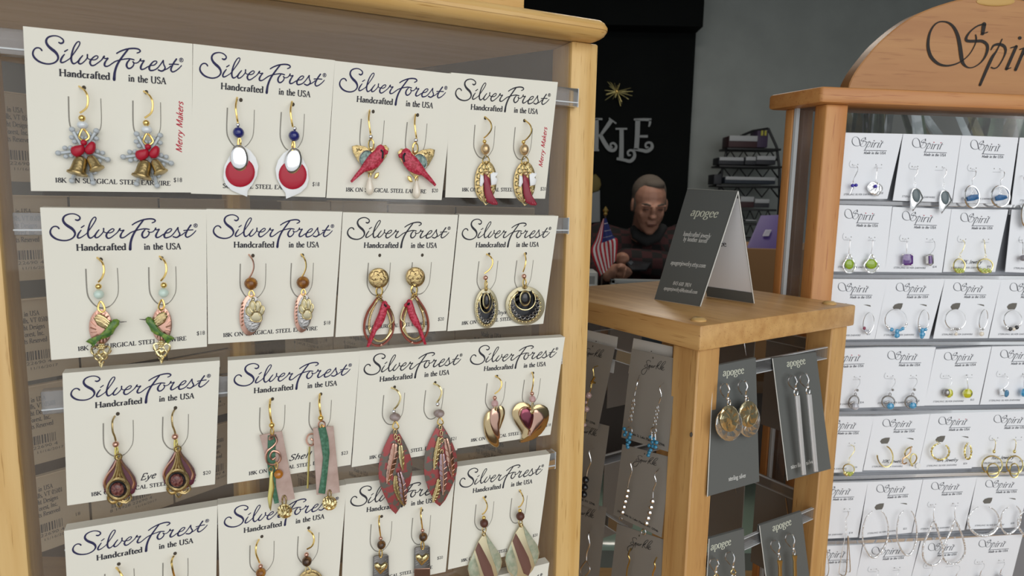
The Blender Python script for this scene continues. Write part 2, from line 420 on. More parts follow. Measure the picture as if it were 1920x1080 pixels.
# the maker's script logo, drawn as pen strokes (x, y, width) on a 12x grid of its card
Lg = [[(750, 275, 30), (800, 290, 42), (848, 262, 40), (850, 215, 35), (800, 170, 30), (720, 140, 28), (640, 138, 30), (560, 158, 36), (500, 195, 42), (470, 250, 50), (475, 310, 55), (520, 375, 60), (590, 430, 66), (660, 475, 66), (715, 530, 58), (742, 590, 50), (735, 640, 42), (700, 690, 36), (640, 730, 34), (560, 755, 34), (480, 760, 36), (380, 745, 40), (290, 710, 46), (215, 650, 50), (180, 590, 46), (180, 530, 40), (210, 470, 34), (260, 435, 32), (310, 432, 32), (350, 450, 36), (375, 480, 38)],
 [(880, 520, 26), (830, 590, 40), (800, 660, 45), (815, 700, 38), (870, 690, 30), (950, 640, 24), (1010, 590, 24), (1090, 480, 26), (1180, 340, 28), (1218, 255, 28), (1200, 215, 26), (1150, 240, 28), (1090, 340, 34), (1050, 470, 42), (1033, 600, 46), (1050, 670, 44), (1085, 702, 38), (1140, 680, 28), (1200, 620, 24)],
 [(885, 458, 30), (950, 412, 26)],
 [(1285, 510, 26), (1230, 580, 36), (1195, 650, 42), (1215, 692, 36), (1270, 680, 28), (1340, 615, 26), (1385, 550, 28), (1390, 482, 38)],
 [(1388, 530, 24), (1415, 572, 24), (1470, 578, 24), (1540, 580, 26), (1600, 550, 26), (1625, 505, 26), (1590, 486, 26), (1530, 520, 30), (1470, 590, 38), (1450, 650, 46), (1480, 702, 38), (1540, 697, 30), (1620, 640, 26), (1700, 570, 26), (1760, 485, 40)],
 [(1752, 490, 32), (1740, 508, 26), (1790, 530, 28), (1850, 515, 28), (1800, 580, 34), (1770, 650, 46), (1785, 692, 38), (1850, 685, 28), (1940, 620, 28), (2010, 570, 28), (2110, 530, 28), (2220, 500, 28), (2320, 485, 30), (2415, 500, 30)],
 [(2035, 395, 30), (2110, 345, 32), (2220, 295, 34), (2330, 265, 36), (2430, 253, 36), (2510, 262, 36), (2550, 295, 34), (2530, 325, 30), (2480, 347, 26)],
 [(2280, 290, 36), (2220, 370, 40), (2150, 470, 42), (2080, 580, 46), (2030, 690, 50), (2000, 800, 54), (1990, 900, 62), (1988, 960, 66)],
 [(2320, 508, 28), (2270, 570, 40), (2255, 640, 46), (2290, 692, 38), (2350, 680, 32), (2405, 620, 30), (2410, 558, 28), (2385, 540, 26), (2420, 568, 24), (2490, 557, 24), (2540, 510, 28), (2560, 472, 38)],
 [(2555, 485, 30), (2550, 502, 26), (2590, 510, 28), (2640, 495, 28), (2600, 560, 34), (2565, 640, 46), (2580, 688, 38), (2640, 675, 28), (2720, 620, 26), (2790, 588, 24), (2860, 570, 26), (2915, 510, 26), (2895, 483, 26), (2840, 500, 28), (2780, 570, 36), (2750, 640, 44), (2770, 692, 38), (2840, 685, 30), (2920, 640, 26), (3000, 540, 26), (3055, 458, 34)],
 [(3055, 465, 28), (3065, 540, 30), (3095, 600, 34), (3080, 650, 36), (3020, 687, 34), (2950, 668, 32)],
 [(3085, 655, 26), (3150, 620, 24), (3220, 560, 24)],
 [(3340, 400, 38), (3280, 490, 36), (3230, 600, 38), (3225, 650, 38), (3260, 682, 32), (3330, 650, 26), (3400, 590, 24), (3450, 530, 22)],
 [(3185, 525, 26), (3280, 515, 26), (3385, 510, 26)],
 [(3445 + 42 * math.cos(a * .785), 410 + 42 * math.sin(a * .785), 13) for a in range(9)],
 [(3432, 432, 14), (3432, 390, 14), (3455, 392, 12), (3455, 408, 12), (3434, 412, 12)], [(3444, 412, 12), (3460, 432, 12)]]
Q21 = [(75, 389), (387, 393), (388, 650), (96, 675)]
_h = homog(Q21)
def logo_uv():
    vs, fs = pen(Lg); return [_h(80 + x / 12, 390 + y / 12) for x, y in vs], fs
LOGO = logo_uv()
# the chancery logo of the white cards, on a 6.75x grid of the arched board
Ls = [[(740, 305, 14), (748, 350, 20), (735, 420, 14), (690, 510, 12), (640, 575, 12), (580, 625, 14), (500, 670, 18), (400, 695, 22), (320, 690, 28), (250, 660, 36), (180, 590, 42), (145, 500, 40), (138, 400, 36), (160, 280, 26), (210, 190, 20), (270, 145, 18), (340, 138, 18), (410, 160, 26), (470, 220, 36), (515, 320, 44), (540, 440, 48), (555, 550, 50), (570, 640, 44), (600, 690, 30), (650, 720, 16), (720, 712, 14), (800, 660, 16), (860, 580, 26), (890, 490, 36), (880, 425, 38), (820, 385, 38), (740, 385, 36), (660, 385, 36), (622, 372, 36), (628, 325, 28), (680, 255, 18), (760, 195, 18), (830, 172, 22)],
 [(848, 170, 52), (838, 230, 48), (828, 292, 40)], [(810, 300, 14), (890, 272, 14)],
 [(1075, 360, 14), (1010, 500, 18), (950, 590, 36), (880, 740, 38), (795, 940, 32)],
 [(935, 495, 12), (970, 440, 26), (1040, 425, 36), (1100, 450, 38), (1120, 510, 28), (1090, 600, 16), (1030, 700, 14), (980, 730, 16), (940, 718, 18)],
 [(1185, 470, 14), (1262, 448, 18)], [(1255, 452, 36), (1190, 600, 36), (1130, 738, 36)], [(1128, 745, 14), (1185, 722, 12)],
 [(1300, 490, 14), (1362, 470, 18)], [(1358, 480, 36), (1300, 620, 36), (1245, 748, 36)], [(1320, 590, 12), (1390, 490, 20), (1440, 462, 34), (1475, 468, 26)],
 [(1505, 480, 14), (1575, 455, 18)], [(1570, 462, 36), (1510, 600, 36), (1455, 742, 36)], [(1455, 745, 14), (1510, 722, 12)],
 [(1780, 350, 14), (1720, 440, 34), (1640, 600, 36), (1575, 738, 36)], [(1575, 745, 14), (1640, 715, 12)], [(1650, 470, 14), (1800, 458, 14)]]
LDOT = [(1300, 345), (1680, 352)]
_h11 = homog([(1579, 248.6), (1693, 251), (1663.6, 373), (1567, 373)])
def _sp(x, y): return _h11(1597.5 + (x - 138) * .0355, 257.5 + (y - 138) * .0345 + (x - 138) * .0012)
SPIR = pen(Ls, 3); SPIR = ([_sp(x, y) for x, y in SPIR[0]], SPIR[1])
SPDOT = [[_sp(x + 34 * math.cos(k * .785), y + 34 * math.sin(k * .785)) for k in range(8)] for x, y in LDOT]
# looping signature on the grey cards (21x grid)
Lk = [[(555, 330, 14), (545, 290, 12), (480, 275, 12), (425, 300, 14), (430, 370, 14), (460, 440, 16), (450, 480, 16), (390, 495, 14), (350, 465, 12), (380, 425, 12), (440, 430, 12)], [(460, 520, 14), (380, 530, 16), (290, 570, 16), (250, 640, 18), (265, 710, 14), (320, 735, 16), (380, 680, 16), (440, 570, 14), (520, 430, 16)],
 [(530, 430, 18), (515, 500, 18), (498, 580, 14)], [(522, 455, 14), (555, 435, 14), (568, 465, 18), (550, 498, 14), (518, 500, 12)], [(630, 452, 14), (598, 455, 14), (584, 490, 18), (600, 512, 14), (628, 485, 14), (634, 455, 16), (634, 500, 18), (650, 508, 12)], [(668, 512, 16), (678, 450, 18), (690, 472, 12), (722, 452, 18)],
 [(738, 560, 18), (765, 470, 18), (840, 350, 16), (915, 300, 12), (925, 330, 12), (860, 400, 14), (780, 470, 14)], [(850, 430, 14), (805, 470, 14), (782, 490, 14), (812, 530, 18), (858, 572, 14)],
 [(872, 560, 16), (900, 480, 18), (985, 350, 16), (1050, 310, 12), (1062, 345, 12), (990, 430, 14), (915, 510, 18), (905, 570, 18), (925, 582, 12)], [(935, 550, 12), (985, 530, 14), (1002, 500, 14), (975, 492, 14), (942, 530, 18), (940, 585, 18), (975, 600, 14), (1020, 570, 12)]]
# ------------------------------------------------------------------ layout planes
# wooden three-sided earring rack (left), scaled so that a cream card is 65 mm tall
AZ1 = azof(3594, 431)
_t = Pl(EYE + ray(75, 389), AZ1); K1 = .065 / (_t.at(75, 389) - _t.at(96, 675)).length
P1 = Pl(EYE + ray(75, 389) * K1, AZ1)
# oak tower (middle)
AZR, AZL = R(56), R(-33)
TF = EYE + ray(1314, 611) * (.40 / ray(1314, 611).y)
PR = Pl(TF, AZR); PLf = Pl(TF, AZL)
# cedar rack (right)
AZS = R(84); AZSS = R(-27)
SP0 = EYE + ray(1560, 400) * (.56 / ray(1560, 400).y)
PS = Pl(SP0, AZS)
TABLE_Z = 1.02

# ------------------------------------------------------------------ room
def wallbox(name, x0, x1, y0, y1, z0, z1, m):
    return struct(MB().box((0, 0, 0), (1, 0, 0), (0, 1, 0), (0, 0, 1), x0, x1, y0, y1, z0, z1).build(name, m, smooth=False))
GREYW = mottled('grey_wall_paint', '9ea4a1', '969c99', 6, .85, lo=.3, hi=.7)
DARKW = mottled('black_wall_paint', '0f1212', '0b0e0e', 5, .9, lo=.3, hi=.7); DARKW.node_tree.nodes['Principled BSDF'].inputs['Specular IOR Level'].default_value = .15
YB = 4.2
wallbox('wall_back', -3.0, 4.2, YB, YB + .1, 0, 2.9, GREYW)
wallbox('wall_left', -3.1, -3.0, -1.6, YB, 0, 2.9, GREYW)
wallbox('wall_right', 4.2, 4.3, -1.6, YB, 0, 2.9, GREYW)
wallbox('floor', -3.1, 4.3, -1.7, YB + .1, -.1, 0, mottled('floor_boards', '6d5640', '5c4833', 9, .6, lo=.3, hi=.7))
wallbox('ceiling', -3.1, 4.3, -1.7, YB + .1, 2.9, 3.0, mat('ceiling_paint', 'b9b8b4', .9))
xb = aty(1291, 320, 4.1).x
wallbox('trim_1', -2.99, xb, 4.1, YB - .001, .001, 2.899, DARKW)                       # black accent wall
a = aty(1318, 50, 3.95)
wallbox('trim_2', -2.98, a.x, 3.95, 4.099, a.z, 2.899, DARKW)                          # black bulkhead above it

# ------------------------------------------------------------------ display table under the three racks
tb = thing('display_table', 'wooden counter table carrying the three earring racks, below the frame', 'table', (0.15, .6, 0))
MB().box((0, 0, 0), (1, 0, 0), (0, 1, 0), UP, -.75, 1.05, .12, .80, TABLE_Z - .03, TABLE_Z, .003).build('tabletop', OAK2, tb)
for sx in (-.7, 1.0):
    for sy in (.18, .74): MB().box((0, 0, 0), (1, 0, 0), (0, 1, 0), UP, sx - .03, sx + .03, sy - .03, sy + .03, 0, TABLE_Z - .03, .003, 2).build('leg', OAK2, tb)

# ------------------------------------------------------------------ rack 1
d1, n1 = P1.d, P1.n
OP = -.006
A0 = P1.at(1069, 200, OP); A1 = P1.at(1118, 200, OP); B1 = P1.at(0, 441, OP)
ua0, ua1, ub1 = P1.ux(A0), P1.ux(A1), P1.ux(B1)
rack1 = thing('earring_rack', 'honey oak earring rack with clear panels and rows of cream cards, leftmost display', 'display rack', (P1.p0.x, P1.p0.y, TABLE_Z))
o1 = V((P1.p0.x, P1.p0.y, 0))
zl0 = P1.at(1072, 76, OP).z                         # underside of the lid
zl1 = P1.at(1100, 28, .008).z
def post(name, u0, u1, dep):
    return MB().box(o1, d1, n1, UP, u0, u1, OP - dep, OP, TABLE_Z, zl0, .0012, 2).build(name, OAK, rack1)
post('post', ua0, ua1, .024); post('post', ub1 - (ua1 - ua0), ub1, .024)
# plan of the rack: front edge, a right back edge, an apex, a left back edge
e1 = V((math.sin(AZ1 - R(120)), math.cos(AZ1 - R(120)), 0)); e2 = V((math.sin(R(36)), math.cos(R(36)), 0))
Aw = V((o1.x, o1.y, 0)) + d1 * (ua1 - .008) + n1 * (OP - .012)
Pw = EYE + ray(60, 600) * (.47 / ray(60, 600).y); Pw.z = 0
_M = np.array([[e1.x, -e2.x], [e1.y, -e2.y]]); _s = np.linalg.solve(_M, np.array([Pw.x - Aw.x, Pw.y - Aw.y]))
Cw = Aw + e1 * _s[0]
Pl0 = Pw - e2 * .14
# lid: rounded board over that plan
ur = P1.ux(P1.at(1141, 60, .004)); ul = ub1 - .06
bm = bmesh.new()
c0 = [o1 + d1 * ul + n1 * .008, o1 + d1 * ur + n1 * .008, o1 + d1 * ur + n1 * -.012]
tail = [Cw + (Aw - Cw).normalized() * -.006 + n1 * -.004, Pl0 + V((-.01, .0, 0))]
vs = [bm.verts.new((p.x, p.y, zl0)) for p in c0 + tail]; fc = bm.faces.new(vs)
ex = bmesh.ops.extrude_face_region(bm, geom=[fc]); 
for v in [g for g in ex['geom'] if isinstance(g, bmesh.types.BMVert)]: v.co.z = zl1
bmesh.ops.recalc_face_normals(bm, faces=bm.faces)
vert_e = [e for e in bm.edges if abs(e.verts[0].co.z - e.verts[1].co.z) > .005 and (e.verts[0].co.xy - vs[1].co.xy).length < .03]
bmesh.ops.bevel(bm, geom=vert_e, offset=.007, segments=4, affect='EDGES', profile=.5)
hor = [e for e in bm.edges if abs(e.verts[0].co.z - e.verts[1].co.z) < 1e-5 and len(e.link_faces) == 2 and abs(e.link_faces[0].normal.z - e.link_faces[1].normal.z) > .5]
bmesh.ops.bevel(bm, geom=hor, offset=.0062, segments=4, affect='EDGES', profile=.5)
bm.verts.index_update(); mb = MB()
mb.add([v.co.copy() for v in bm.verts], [tuple(v.index for v in f.verts) for f in bm.faces], [((v.co - o1).dot(d1), v.co.z, (v.co - o1).dot(n1)) for v in bm.verts]); bm.free()
mb.build('lid', OAK, rack1)
uh = P1.ux(P1.at(986, 3, -.004))
MB().box(o1, d1, n1, UP, ul, uh, -.018, -.005, zl1 - .0005, zl1 + .06, .0015).build('header_board', OAK, rack1)
MB().box(o1, d1, n1, UP, ul + .03, ur - .01, -.10, .008, TABLE_Z, TABLE_Z + .014, .003).build('base_board', OAK, rack1)
# clear panels
zb = TABLE_Z + .014
MB().box(o1, d1, n1, UP, ub1 - .004, ua0 + .004, OP - .004, OP - .002, zb, zl0).build('clear_panel', CLEAR, rack1, smooth=False)
def vpanel(p, q, th=.002):
    e = (q - p).normalized(); nn = V((e.y, -e.x, 0)); return e, nn
eA, nA = vpanel(Aw, Cw); eP, nP = vpanel(Pl0, Cw)
if nA.dot(V((0, 1, 0))) < 0: nA = -nA               # outward (away from the camera)
if nP.dot(V((-1, 1, 0))) < 0: nP = -nP
LA = (Cw - Aw).length; LP = (Cw - Pl0).length
MB().box(Aw, eA, nA, UP, .012, LA, -.001, .001, zb, zl0).build('clear_panel', CLEAR, rack1, smooth=False)
MB().box(Pl0, eP, nP, UP, 0, LP, -.001, .001, zb, zl0).build('clear_panel', CLEAR, rack1, smooth=False)
MB().box(Cw, eA, nA, UP, -.009, .009, -.008, .010, TABLE_Z, zl0, .001, 2).build('post', OAK, rack1)
# clear rails that carry the cards: (y of the rail top at its right end, px of right end, px of left end)
rows_top = []
for (pxr, pyt, pyb, pxl) in ((1078, 165, 200, -40), (1068, 408, 439, 22), (1063, 650, 682, 48), (1056, 846, 877, 72), (1047, 1050, 1082, 95)):
    zt, zb2 = P1.at(pxr, pyt, -.001).z, P1.at(pxr, pyb, -.001).z; rows_top.append(zt)
    u0, u1 = P1.ux(P1.at(pxl, 400, -.001)), P1.ux(P1.at(pxr, 400, -.001))
    r = MB().box(o1, d1, n1, UP, u0, u1, -.0075, -.0012, zb2, zt, .0006).build('card_rail', RAIL, rack1)
    MB().box(o1, d1, n1, UP, u1 - .0006, u1 + .0003, -.0072, -.0015, zb2, zt).box(o1, d1, n1, UP, u0, u1, -.002, -.0009, zb2 + .002, zb2 + .0026).build('rail_edge', EDGE, r, smooth=False)

# backs of the cards that hang on the two far panels
BT = MB()
def backface(o, e, nn, w, h, texts=True):
    """a card seen from behind: sheet plus print, hung on the outer side of a far panel"""
cards_back_proto = None
def make_back(name, w, h):
    o = thing(name, 'back of a cream earring card seen through the clear panel, inside the oak rack', 'card', (0, 0, 0), 'card backs inside the oak rack')
    b = MB().box((0, 0, 0), (1, 0, 0), (0, 1, 0), UP, 0, w, 0, .0006, -h, 0, 0).box((0, 0, 0), (1, 0, 0), (0, 1, 0), UP, 0, w, -.004, 0, -.0007, 0); b.build('card_sheet', KRAFT, o, smooth=False)
    t = MB(); f = lambda x, y: V((x, -.00015, -y))
    for i, s in enumerate(('Made in USA', 'Bellows Falls, VT 05101', 'Copyright Designs', 'Silver Forest, Inc.', 'All Rights Reserved')):
        sh = serif(s, 17, 9, n=3); wd = min(w * .86, sh[2] * .0042 / 100 * .66); textline(t, sh, f, w / 2 - wd / 2, .0135 + i * .0052, w / 2 + wd / 2, .0135 + i * .0052, .0036)
    x = w * .22; rr = random.Random(3)
    while x < w * .70:
        b = rr.choice((.0004, .0007, .001)); t.add([f(x, .0405), f(x + b, .0405), f(x + b, .0475), f(x, .0475)], [(0, 1, 2, 3)]); x += b + rr.choice((.0005, .0009))
    textline(t, sans('8 14928 22690 4'), f, w * .2, .051, w * .72, .051, .0026); textline(t, sans('E-7043'), f, w * .2, .0395, w * .42, .0395, .0022)
    textline(t, sans('11/16/2017'), f, w * .5, .0548, w * .78, .0548, .0021); textline(t, sans('18'), f, w * .84, .043, w * .9, .043, .003)
    t.build('print', INK, o, smooth=False)
    return o
def dup(o, loc, rz):
    r = o.copy(); COL.objects.link(r); r.location = loc; r.rotation_euler = (0, 0, rz); ORG[r.name] = tuple(loc)
    for ch in o.children: c = ch.copy(); COL.objects.link(c); c.parent = r
    return r
pb = make_back('earring_card', .0655, .0630); first = True
for (o, e, nn, L, s0) in ((Pl0, eP, nP, LP, .037), (Aw, eA, nA, LA, .03)):
    # text must read from the inside: x axis runs so that x cross up points to the inside
    ee = e if e.cross(UP).dot(-nn) > 0 else -e
    rzv = math.atan2(ee.y, ee.x); k = 0
    while s0 + k * .0675 + .0655 < L:
        for zt in rows_top:
            st = o + e * (s0 + k * .0675 + (0 if ee == e else .0655)) + nn * .0045; st = V((st.x, st.y, zt + .006 + random.uniform(-.001, .001)))
            if first: pb.location = st; pb.rotation_euler = (0, 0, rzv); ORG[pb.name] = tuple(st); first = False
            else: dup(pb, st, rzv + random.uniform(-.01, .01))
        k += 1
# ------------------------------------------------------------------ cards
def bl(c, u, v): return (c[0] * (1 - u) + c[1] * u) * (1 - v) + (c[3] * (1 - u) + c[2] * u) * v
class Card:
    def __init__(s, pl, q, label, name='earring_card', group=None, o0=0.0, o1=.003, m=CREAM, lip=.006, th=.0005, cat='card'):
        s.c = [pl.at(*q[0], o0), pl.at(*q[1], o0), pl.at(*q[2], o1), pl.at(*q[3], o1)]
        s.n = (s.c[1] - s.c[0]).cross(s.c[3] - s.c[0]).normalized()
        if s.n.dot(EYE - s.c[0]) < 0: s.n = -s.n
        s.inv = homog(q); s.pl = pl
        s.o = thing(name, label, cat, (s.c[0] + s.c[1]) / 2, group)
        b = MB().prism([p - s.n * th for p in s.c], s.n * (th * .25))
        N = 6; b.add([bl(s.c, i / N, j / N) for j in range(N + 1) for i in range(N + 1)], [(j * (N + 1) + i, (j + 1) * (N + 1) + i, (j + 1) * (N + 1) + i + 1, j * (N + 1) + i + 1) for j in range(N) for i in range(N)])
        if lip:
            l, r = s.c[0], s.c[1]; bk = -pl.n * lip + UP * .0004
            b.add([l, r, r + bk, l + bk, l - UP * th, r - UP * th, r + bk - UP * th, l + bk - UP * th], [(0, 1, 2, 3), (7, 6, 5, 4), (0, 4, 5, 1), (1, 5, 6, 2), (2, 6, 7, 3), (3, 7, 4, 0)])
            b.add([l + bk, r + bk, r + bk - UP * .005, l + bk - UP * .005], [(0, 1, 2, 3)])
        s.sheet = b.build('card_sheet', m, s.o, smooth=False)
    def P(s, u, v, o=.00012): return bl(s.c, u, v) + s.n * o
    def f(s, o=.00012): return lambda u, v: s.P(u, v, o)
    def shape(s, name, sh, m, o=.00012): return lay(MB(), sh, s.f(o)).build(name, m, s.o, smooth=False)
    def px(s, x, y): return s.inv(x, y)
    def text(s, name, jobs, m, o=.00014):
        t = MB()
        for sh, u0, v0, u1, v1, h, sl in jobs: textline(t, sh, s.f(o), u0, v0, u1, v1, h, sl)
        return t.build(name, m, s.o, smooth=False)
def ucut(u0, u1, v0, v1, w):                        # the U-shaped cut of a tab as a thin ribbon
    um = (u0 + u1) / 2; d = u1 - u0; L = v1 - v0; p = [(u0, v0), (u0, v0 + L * .58), (u0 + d * .10, v0 + L * .80), (u0 + d * .28, v0 + L * .95), (um, v1), (u1 - d * .28, v0 + L * .95), (u1 - d * .10, v0 + L * .80), (u1, v0 + L * .58), (u1, v0)]
    q = spl(p, 4); return ribbon([(x, y, w * (1.0 if i < len(q) * .6 else .6)) for i, (x, y) in enumerate(q)])
NOTE = '18K ON SURGICAL STEEL EARWIRE'
# (quad, what, price, price place u v, note line or None, extra script)
CARDS1 = [
 [((43, 49), (361, 82), (359, 361), (58, 358)), 'gold bells with red bows, first in the top row', '$18', .88, .93, (NOTE, .14, .945, .86, .955), 'merry'],
 [((362, 82), (628, 113), (610, 370), (358, 363)), 'red discs with silver ovals, second in the top row', '$18', .89, .92, ('SURGICAL STEEL EARWIRE', .22, .955, .80, .95), ''],
 [((628, 114), (854, 139), (828, 375), (612, 371)), 'red birds on gold hearts, third in the top row', '$20', .90, .94, (NOTE, .15, .95, .85, .95), ''],
 [((846, 136), (1046, 154), (1022, 372.5), (835, 370)), 'robed angels on bronze ovals, last in the top row', '$20', .94, .93, (NOTE, .15, .95, .85, .94), 'merry'],
 [Q21, 'green hummingbirds, first in the second row', '$18', .93, .91, (NOTE, .16, .955, .86, .94), ''],
 [((387, 392), (642, 397), (625, 631), (390, 645)), 'brass paw prints, second in the second row', '$18', .91, .90, (NOTE, .11, .955, .86, .94), ''],
 [((643, 398), (859, 403), (836.5, 620), (629, 632)), 'red birds in brass loops, third in the second row', '$20', .91, .91, (NOTE, .24, .95, .82, .94), ''],
 [((861, 402), (1047, 405), (1018.5, 607), (839, 621)), 'black crescent discs, last in the second row', '', .9, .9, (NOTE, .13, .955, .85, .94), 'nyx'],
 [((117, 700), (412, 676), (403, 908), (126, 948)), 'purple stone drops, first in the third row', '$20', .91, .91, (NOTE, .15, .955, .86, .95), 'Eye'],
 [((427, 676), (675, 658.5), (657.5, 871.5), (426, 907.5)), 'pink shell strips, second in the third row', '$23', .91, .90, (NOTE, .16, .955, .86, .95), 'Shell'],
 [((675, 658), (881, 641), (857, 844), (659.5, 876)), 'mottled leaves with feathers, third in the third row', '$21', .92, .90, (NOTE, .15, .955, .86, .95), ''],
 [((876, 642), (1059.5, 632), (1032, 815), (857, 841)), 'bronze hearts, last in the third row', '$18', .93, .91, (NOTE, .13, .955, .85, .95), ''],
 [((120, 995.6), (407.7, 948), (404, 1164), (133, 1226)), 'plain gold hooks, first in the fourth row', '', .9, .9, None, ''],
 [((408, 946.7), (650, 908.7), (633, 1108), (413, 1160)), 'brown beads above bronze discs, second in fourth row', '', .9, .9, None, ''],
 [((649, 908), (854, 883), (835.5, 1072), (640, 1112)), 'small gold hearts on dark tags, third in the fourth row', '$20', .90, .86, (NOTE, .15, .955, .86, .94), ''],
 [((856, 875), (1032, 851), (1008, 1029), (840, 1068)), 'striped leaf drops, last in the fourth row', '$20', .92, .86, (NOTE, .13, .955, .85, .95), ''],
 [((845, 1102), (1030, 1055), (1006, 1220), (830, 1276)), 'only its corner showing, at bottom right of the oak rack', '', .9, .9, None, ''],
]
C1 = []
merry = serif('Merry Makers', 13, 9, True)
for q, what, price, pu, pv, note, extra in CARDS1:
    lead = 'cream card with '
    c = Card(P1, q, lead + what, group='cream earring cards on the oak rack', o0=0, o1=.004); C1.append(c)
    c.shape('logo', LOGO, NAVY if q[0][0] < 640 else INK)
    c.text('tagline', [(serif('Handcrafted', 19, 10), .188, .283, .487, .283, .043, 0), (serif('in the USA', 19, 10), .595, .283, .832, .283, .043, 0)], INK)
    jobs = []
    if note: jobs.append((serif(note[0], 18, 9), note[1], note[2], note[3], note[4], .030, 0))
    if jobs: c.text('metal_note', jobs, INK)
    if price: c.text('price', [(sans(price), pu - .002, pv, pu + .056, pv, .031, 0)], INK)
    if extra == 'merry':
        f0 = c.f(.00014); lay(MB(), merry, lambda a, b: f0(.935 - b * .00042 + (.006 * a / merry[2]), .735 - (a + b * .35) / merry[2] * .34)).build('red_script', REDINK, c.o, smooth=False)
    elif extra == 'nyx': c.text('name_script', [(serif('Onyx', 12, 12, True), .46, .89, .58, .885, .04, .25)], INK)
    elif extra: c.text('name_script', [(serif(extra, 12, 12, True), .47, .885, .47 + .035 * len(extra), .88, .05, .3)], INK)
    w = .0085
    for (u0, u1) in ((.238, .427), (.622, .795)):
        c.shape('tab_cut', ucut(u0, u1, .405, .675, w), SLIT, .0001)
        um = (u0 + u1) / 2
        c.shape('punched_hole', join2([([(um - .003 + .013 * math.cos(k * .785), .345 + .013 * math.sin(k * .785) * 1.15) for k in range(8)], [tuple(range(8))])]), HOLE, .0001)
# ------------------------------------------------------------------ earrings: every piece is modelled in front of its card
def ell(cx, cy, rx, ry, n=20, rot=0.0, a0=0, a1=360):
    out = []; c, s = math.cos(R(rot)), math.sin(R(rot)); full = abs(a1 - a0) >= 360
    for k in range(n if full else n + 1):
        a = R(a0 + (a1 - a0) * k / n); x, y = rx * math.cos(a), ry * math.sin(a); out.append((cx + x * c - y * s, cy + x * s + y * c))
    return out
class Ear:
    def __init__(s, label, crop, anchor, pl=None, base=.0048, group=None, aff=(0, 0, 1, 1, 0, 0), name='earring', pitch=0):
        s.crop = crop; s.pl = pl or P1; s.base = base; s.aff = aff
        s.anchor = anchor; s.h0 = 1.2
        p = s.w(*anchor, raw=True); s.s = (p - EYE).dot(cam2w(V((0, 0, 1)))) / F / crop[2]
        s.o = thing(name, label, 'earring', p, group)
    def w(s, x, y, o=0.0, raw=False):
        if not raw:
            cx, cy, sx, sy, dx, dy = s.aff; x, y = cx + dx + sx * (x - cx), cy + dy + sy * (y - cy)
        x0, y0, sc = s.crop; return s.pl.at(x0 + x / sc, y0 + y / sc, s.base + o * .001)
    def pts(s, P, o=0.0, raw=False): return [s.w(p[0], p[1], p[2] if len(p) > 2 else o, raw) for p in P]
    def tube(s, name, P, r, m, o=0.0, closed=False, sm=4, n=6, raw=False, parent=None):
        q = spl([(p[0], p[1], p[2] if len(p) > 2 else o) for p in P], sm, closed) if sm else P
        rr = [a * s.s for a in r] if isinstance(r, (list, tuple)) else r * s.s
        if isinstance(rr, list): rr = [rr[min(int(i * len(rr) / len(q)), len(rr) - 1)] for i in range(len(q))]
        return MB().tube(s.pts(q, o, raw), rr, n, closed).build(name, m, parent or s.o)
    def tubes(s, name, L, r, m, o=0.0, sm=4, n=5, parent=None, closed=False):
        b = MB()
        for P in L: b.tube(s.pts(spl([(p[0], p[1], p[2] if len(p) > 2 else o) for p in P], sm, closed) if sm else P, o), r * s.s, n, closed)
        return b.build(name, m, parent or s.o)
    def ball(s, name, x, y, r, m, o=2.0, ry=None, rz=None, raw=False, nu=12, nv=8, flat=False, parent=None):
        k = s.s; return MB().ball(s.w(x, y, o, raw), s.pl.d * r * k, s.pl.n * (rz or r) * k, UP * (ry or r) * k, nu, nv).build(name, m, parent or s.o, smooth=not flat)
    def balls(s, name, L, r, m, o=2.0, parent=None):
        b = MB()
        for q in L:
            rr = (q[2] if len(q) > 2 else r) * s.s; b.ball(s.w(q[0], q[1], o), s.pl.d * rr, s.pl.n * rr, UP * rr, 8, 6)
        return b.build(name, m, parent or s.o)
    def plate(s, name, P, m, o=1.0, th=.6, inset=3, parent=None, smooth=True, raw=False):
        return MB().prism(s.pts([(p[0], p[1], o + (p[2] if len(p) > 2 else 0)) for p in P], 0, raw), s.pl.n * th * .001, inset * s.s).build(name, m, parent or s.o, auto=30)
    def dome(s, name, P, m, o=1.0, th=.4, bulge=1.0, parent=None, raw=False):
        return MB().dome(s.pts(P, o, raw), s.pl.n * th * .001, bulge * .001).build(name, m, parent or s.o)
    def hammer(s, name, P, m, o=1.0, th=.5, bulge=.5, seed=1):
        rr = random.Random(seed); b = MB().dome(s.pts(P, o), s.pl.n * th * .001, bulge * .001); n = len(P)
        for i in range(2 * n, len(b.v)): b.v[i] = b.v[i] + s.pl.n * rr.uniform(-.00032, .00032) + s.pl.d * rr.uniform(-.0005, .0005) + UP * rr.uniform(-.0005, .0005)
        return b.build(name, m, s.o, smooth=False)
    def ring(s, name, cx, cy, rx, ry, r, m, o=1.5, rot=0, n=20, parent=None, raw=False):
        return MB().tube(s.pts(ell(cx, cy, rx, ry, n, rot), o, raw), r * s.s, 6, True).build(name, m, parent or s.o)
    def hook(s, P, r, m, holes=None):
        P = list(P)
        if P[0][2] < 0: P[0] = (P[0][0], P[0][1], -1000 * s.base + s.h0)
        return s.tube('ear_wire', P, r, m, raw=True)
def smo(P, n=4): return spl(P, n, True)
GRP = 'earrings on the cream cards'
def pair(fn, crop, al, ar, affr, labs, base=.0048, affl=(0, 0, 1, 1, 0, 0)):
    for k, (a, af, lb) in enumerate(((al, affl, labs[0]), (ar, affr, labs[1]))):
        e = Ear(lb, crop, a, base=base, group=GRP, aff=af); e.k = k; fn(e)
CRYS = mat('crystal_bead', 'dfe6ea', .1, coat=.8, spec=.8); FROST = mat('frosted_enamel', 'bcc4c9', .4, .05); BLUE = mat('lapis_bead', '1d2470', .2, coat=.5)
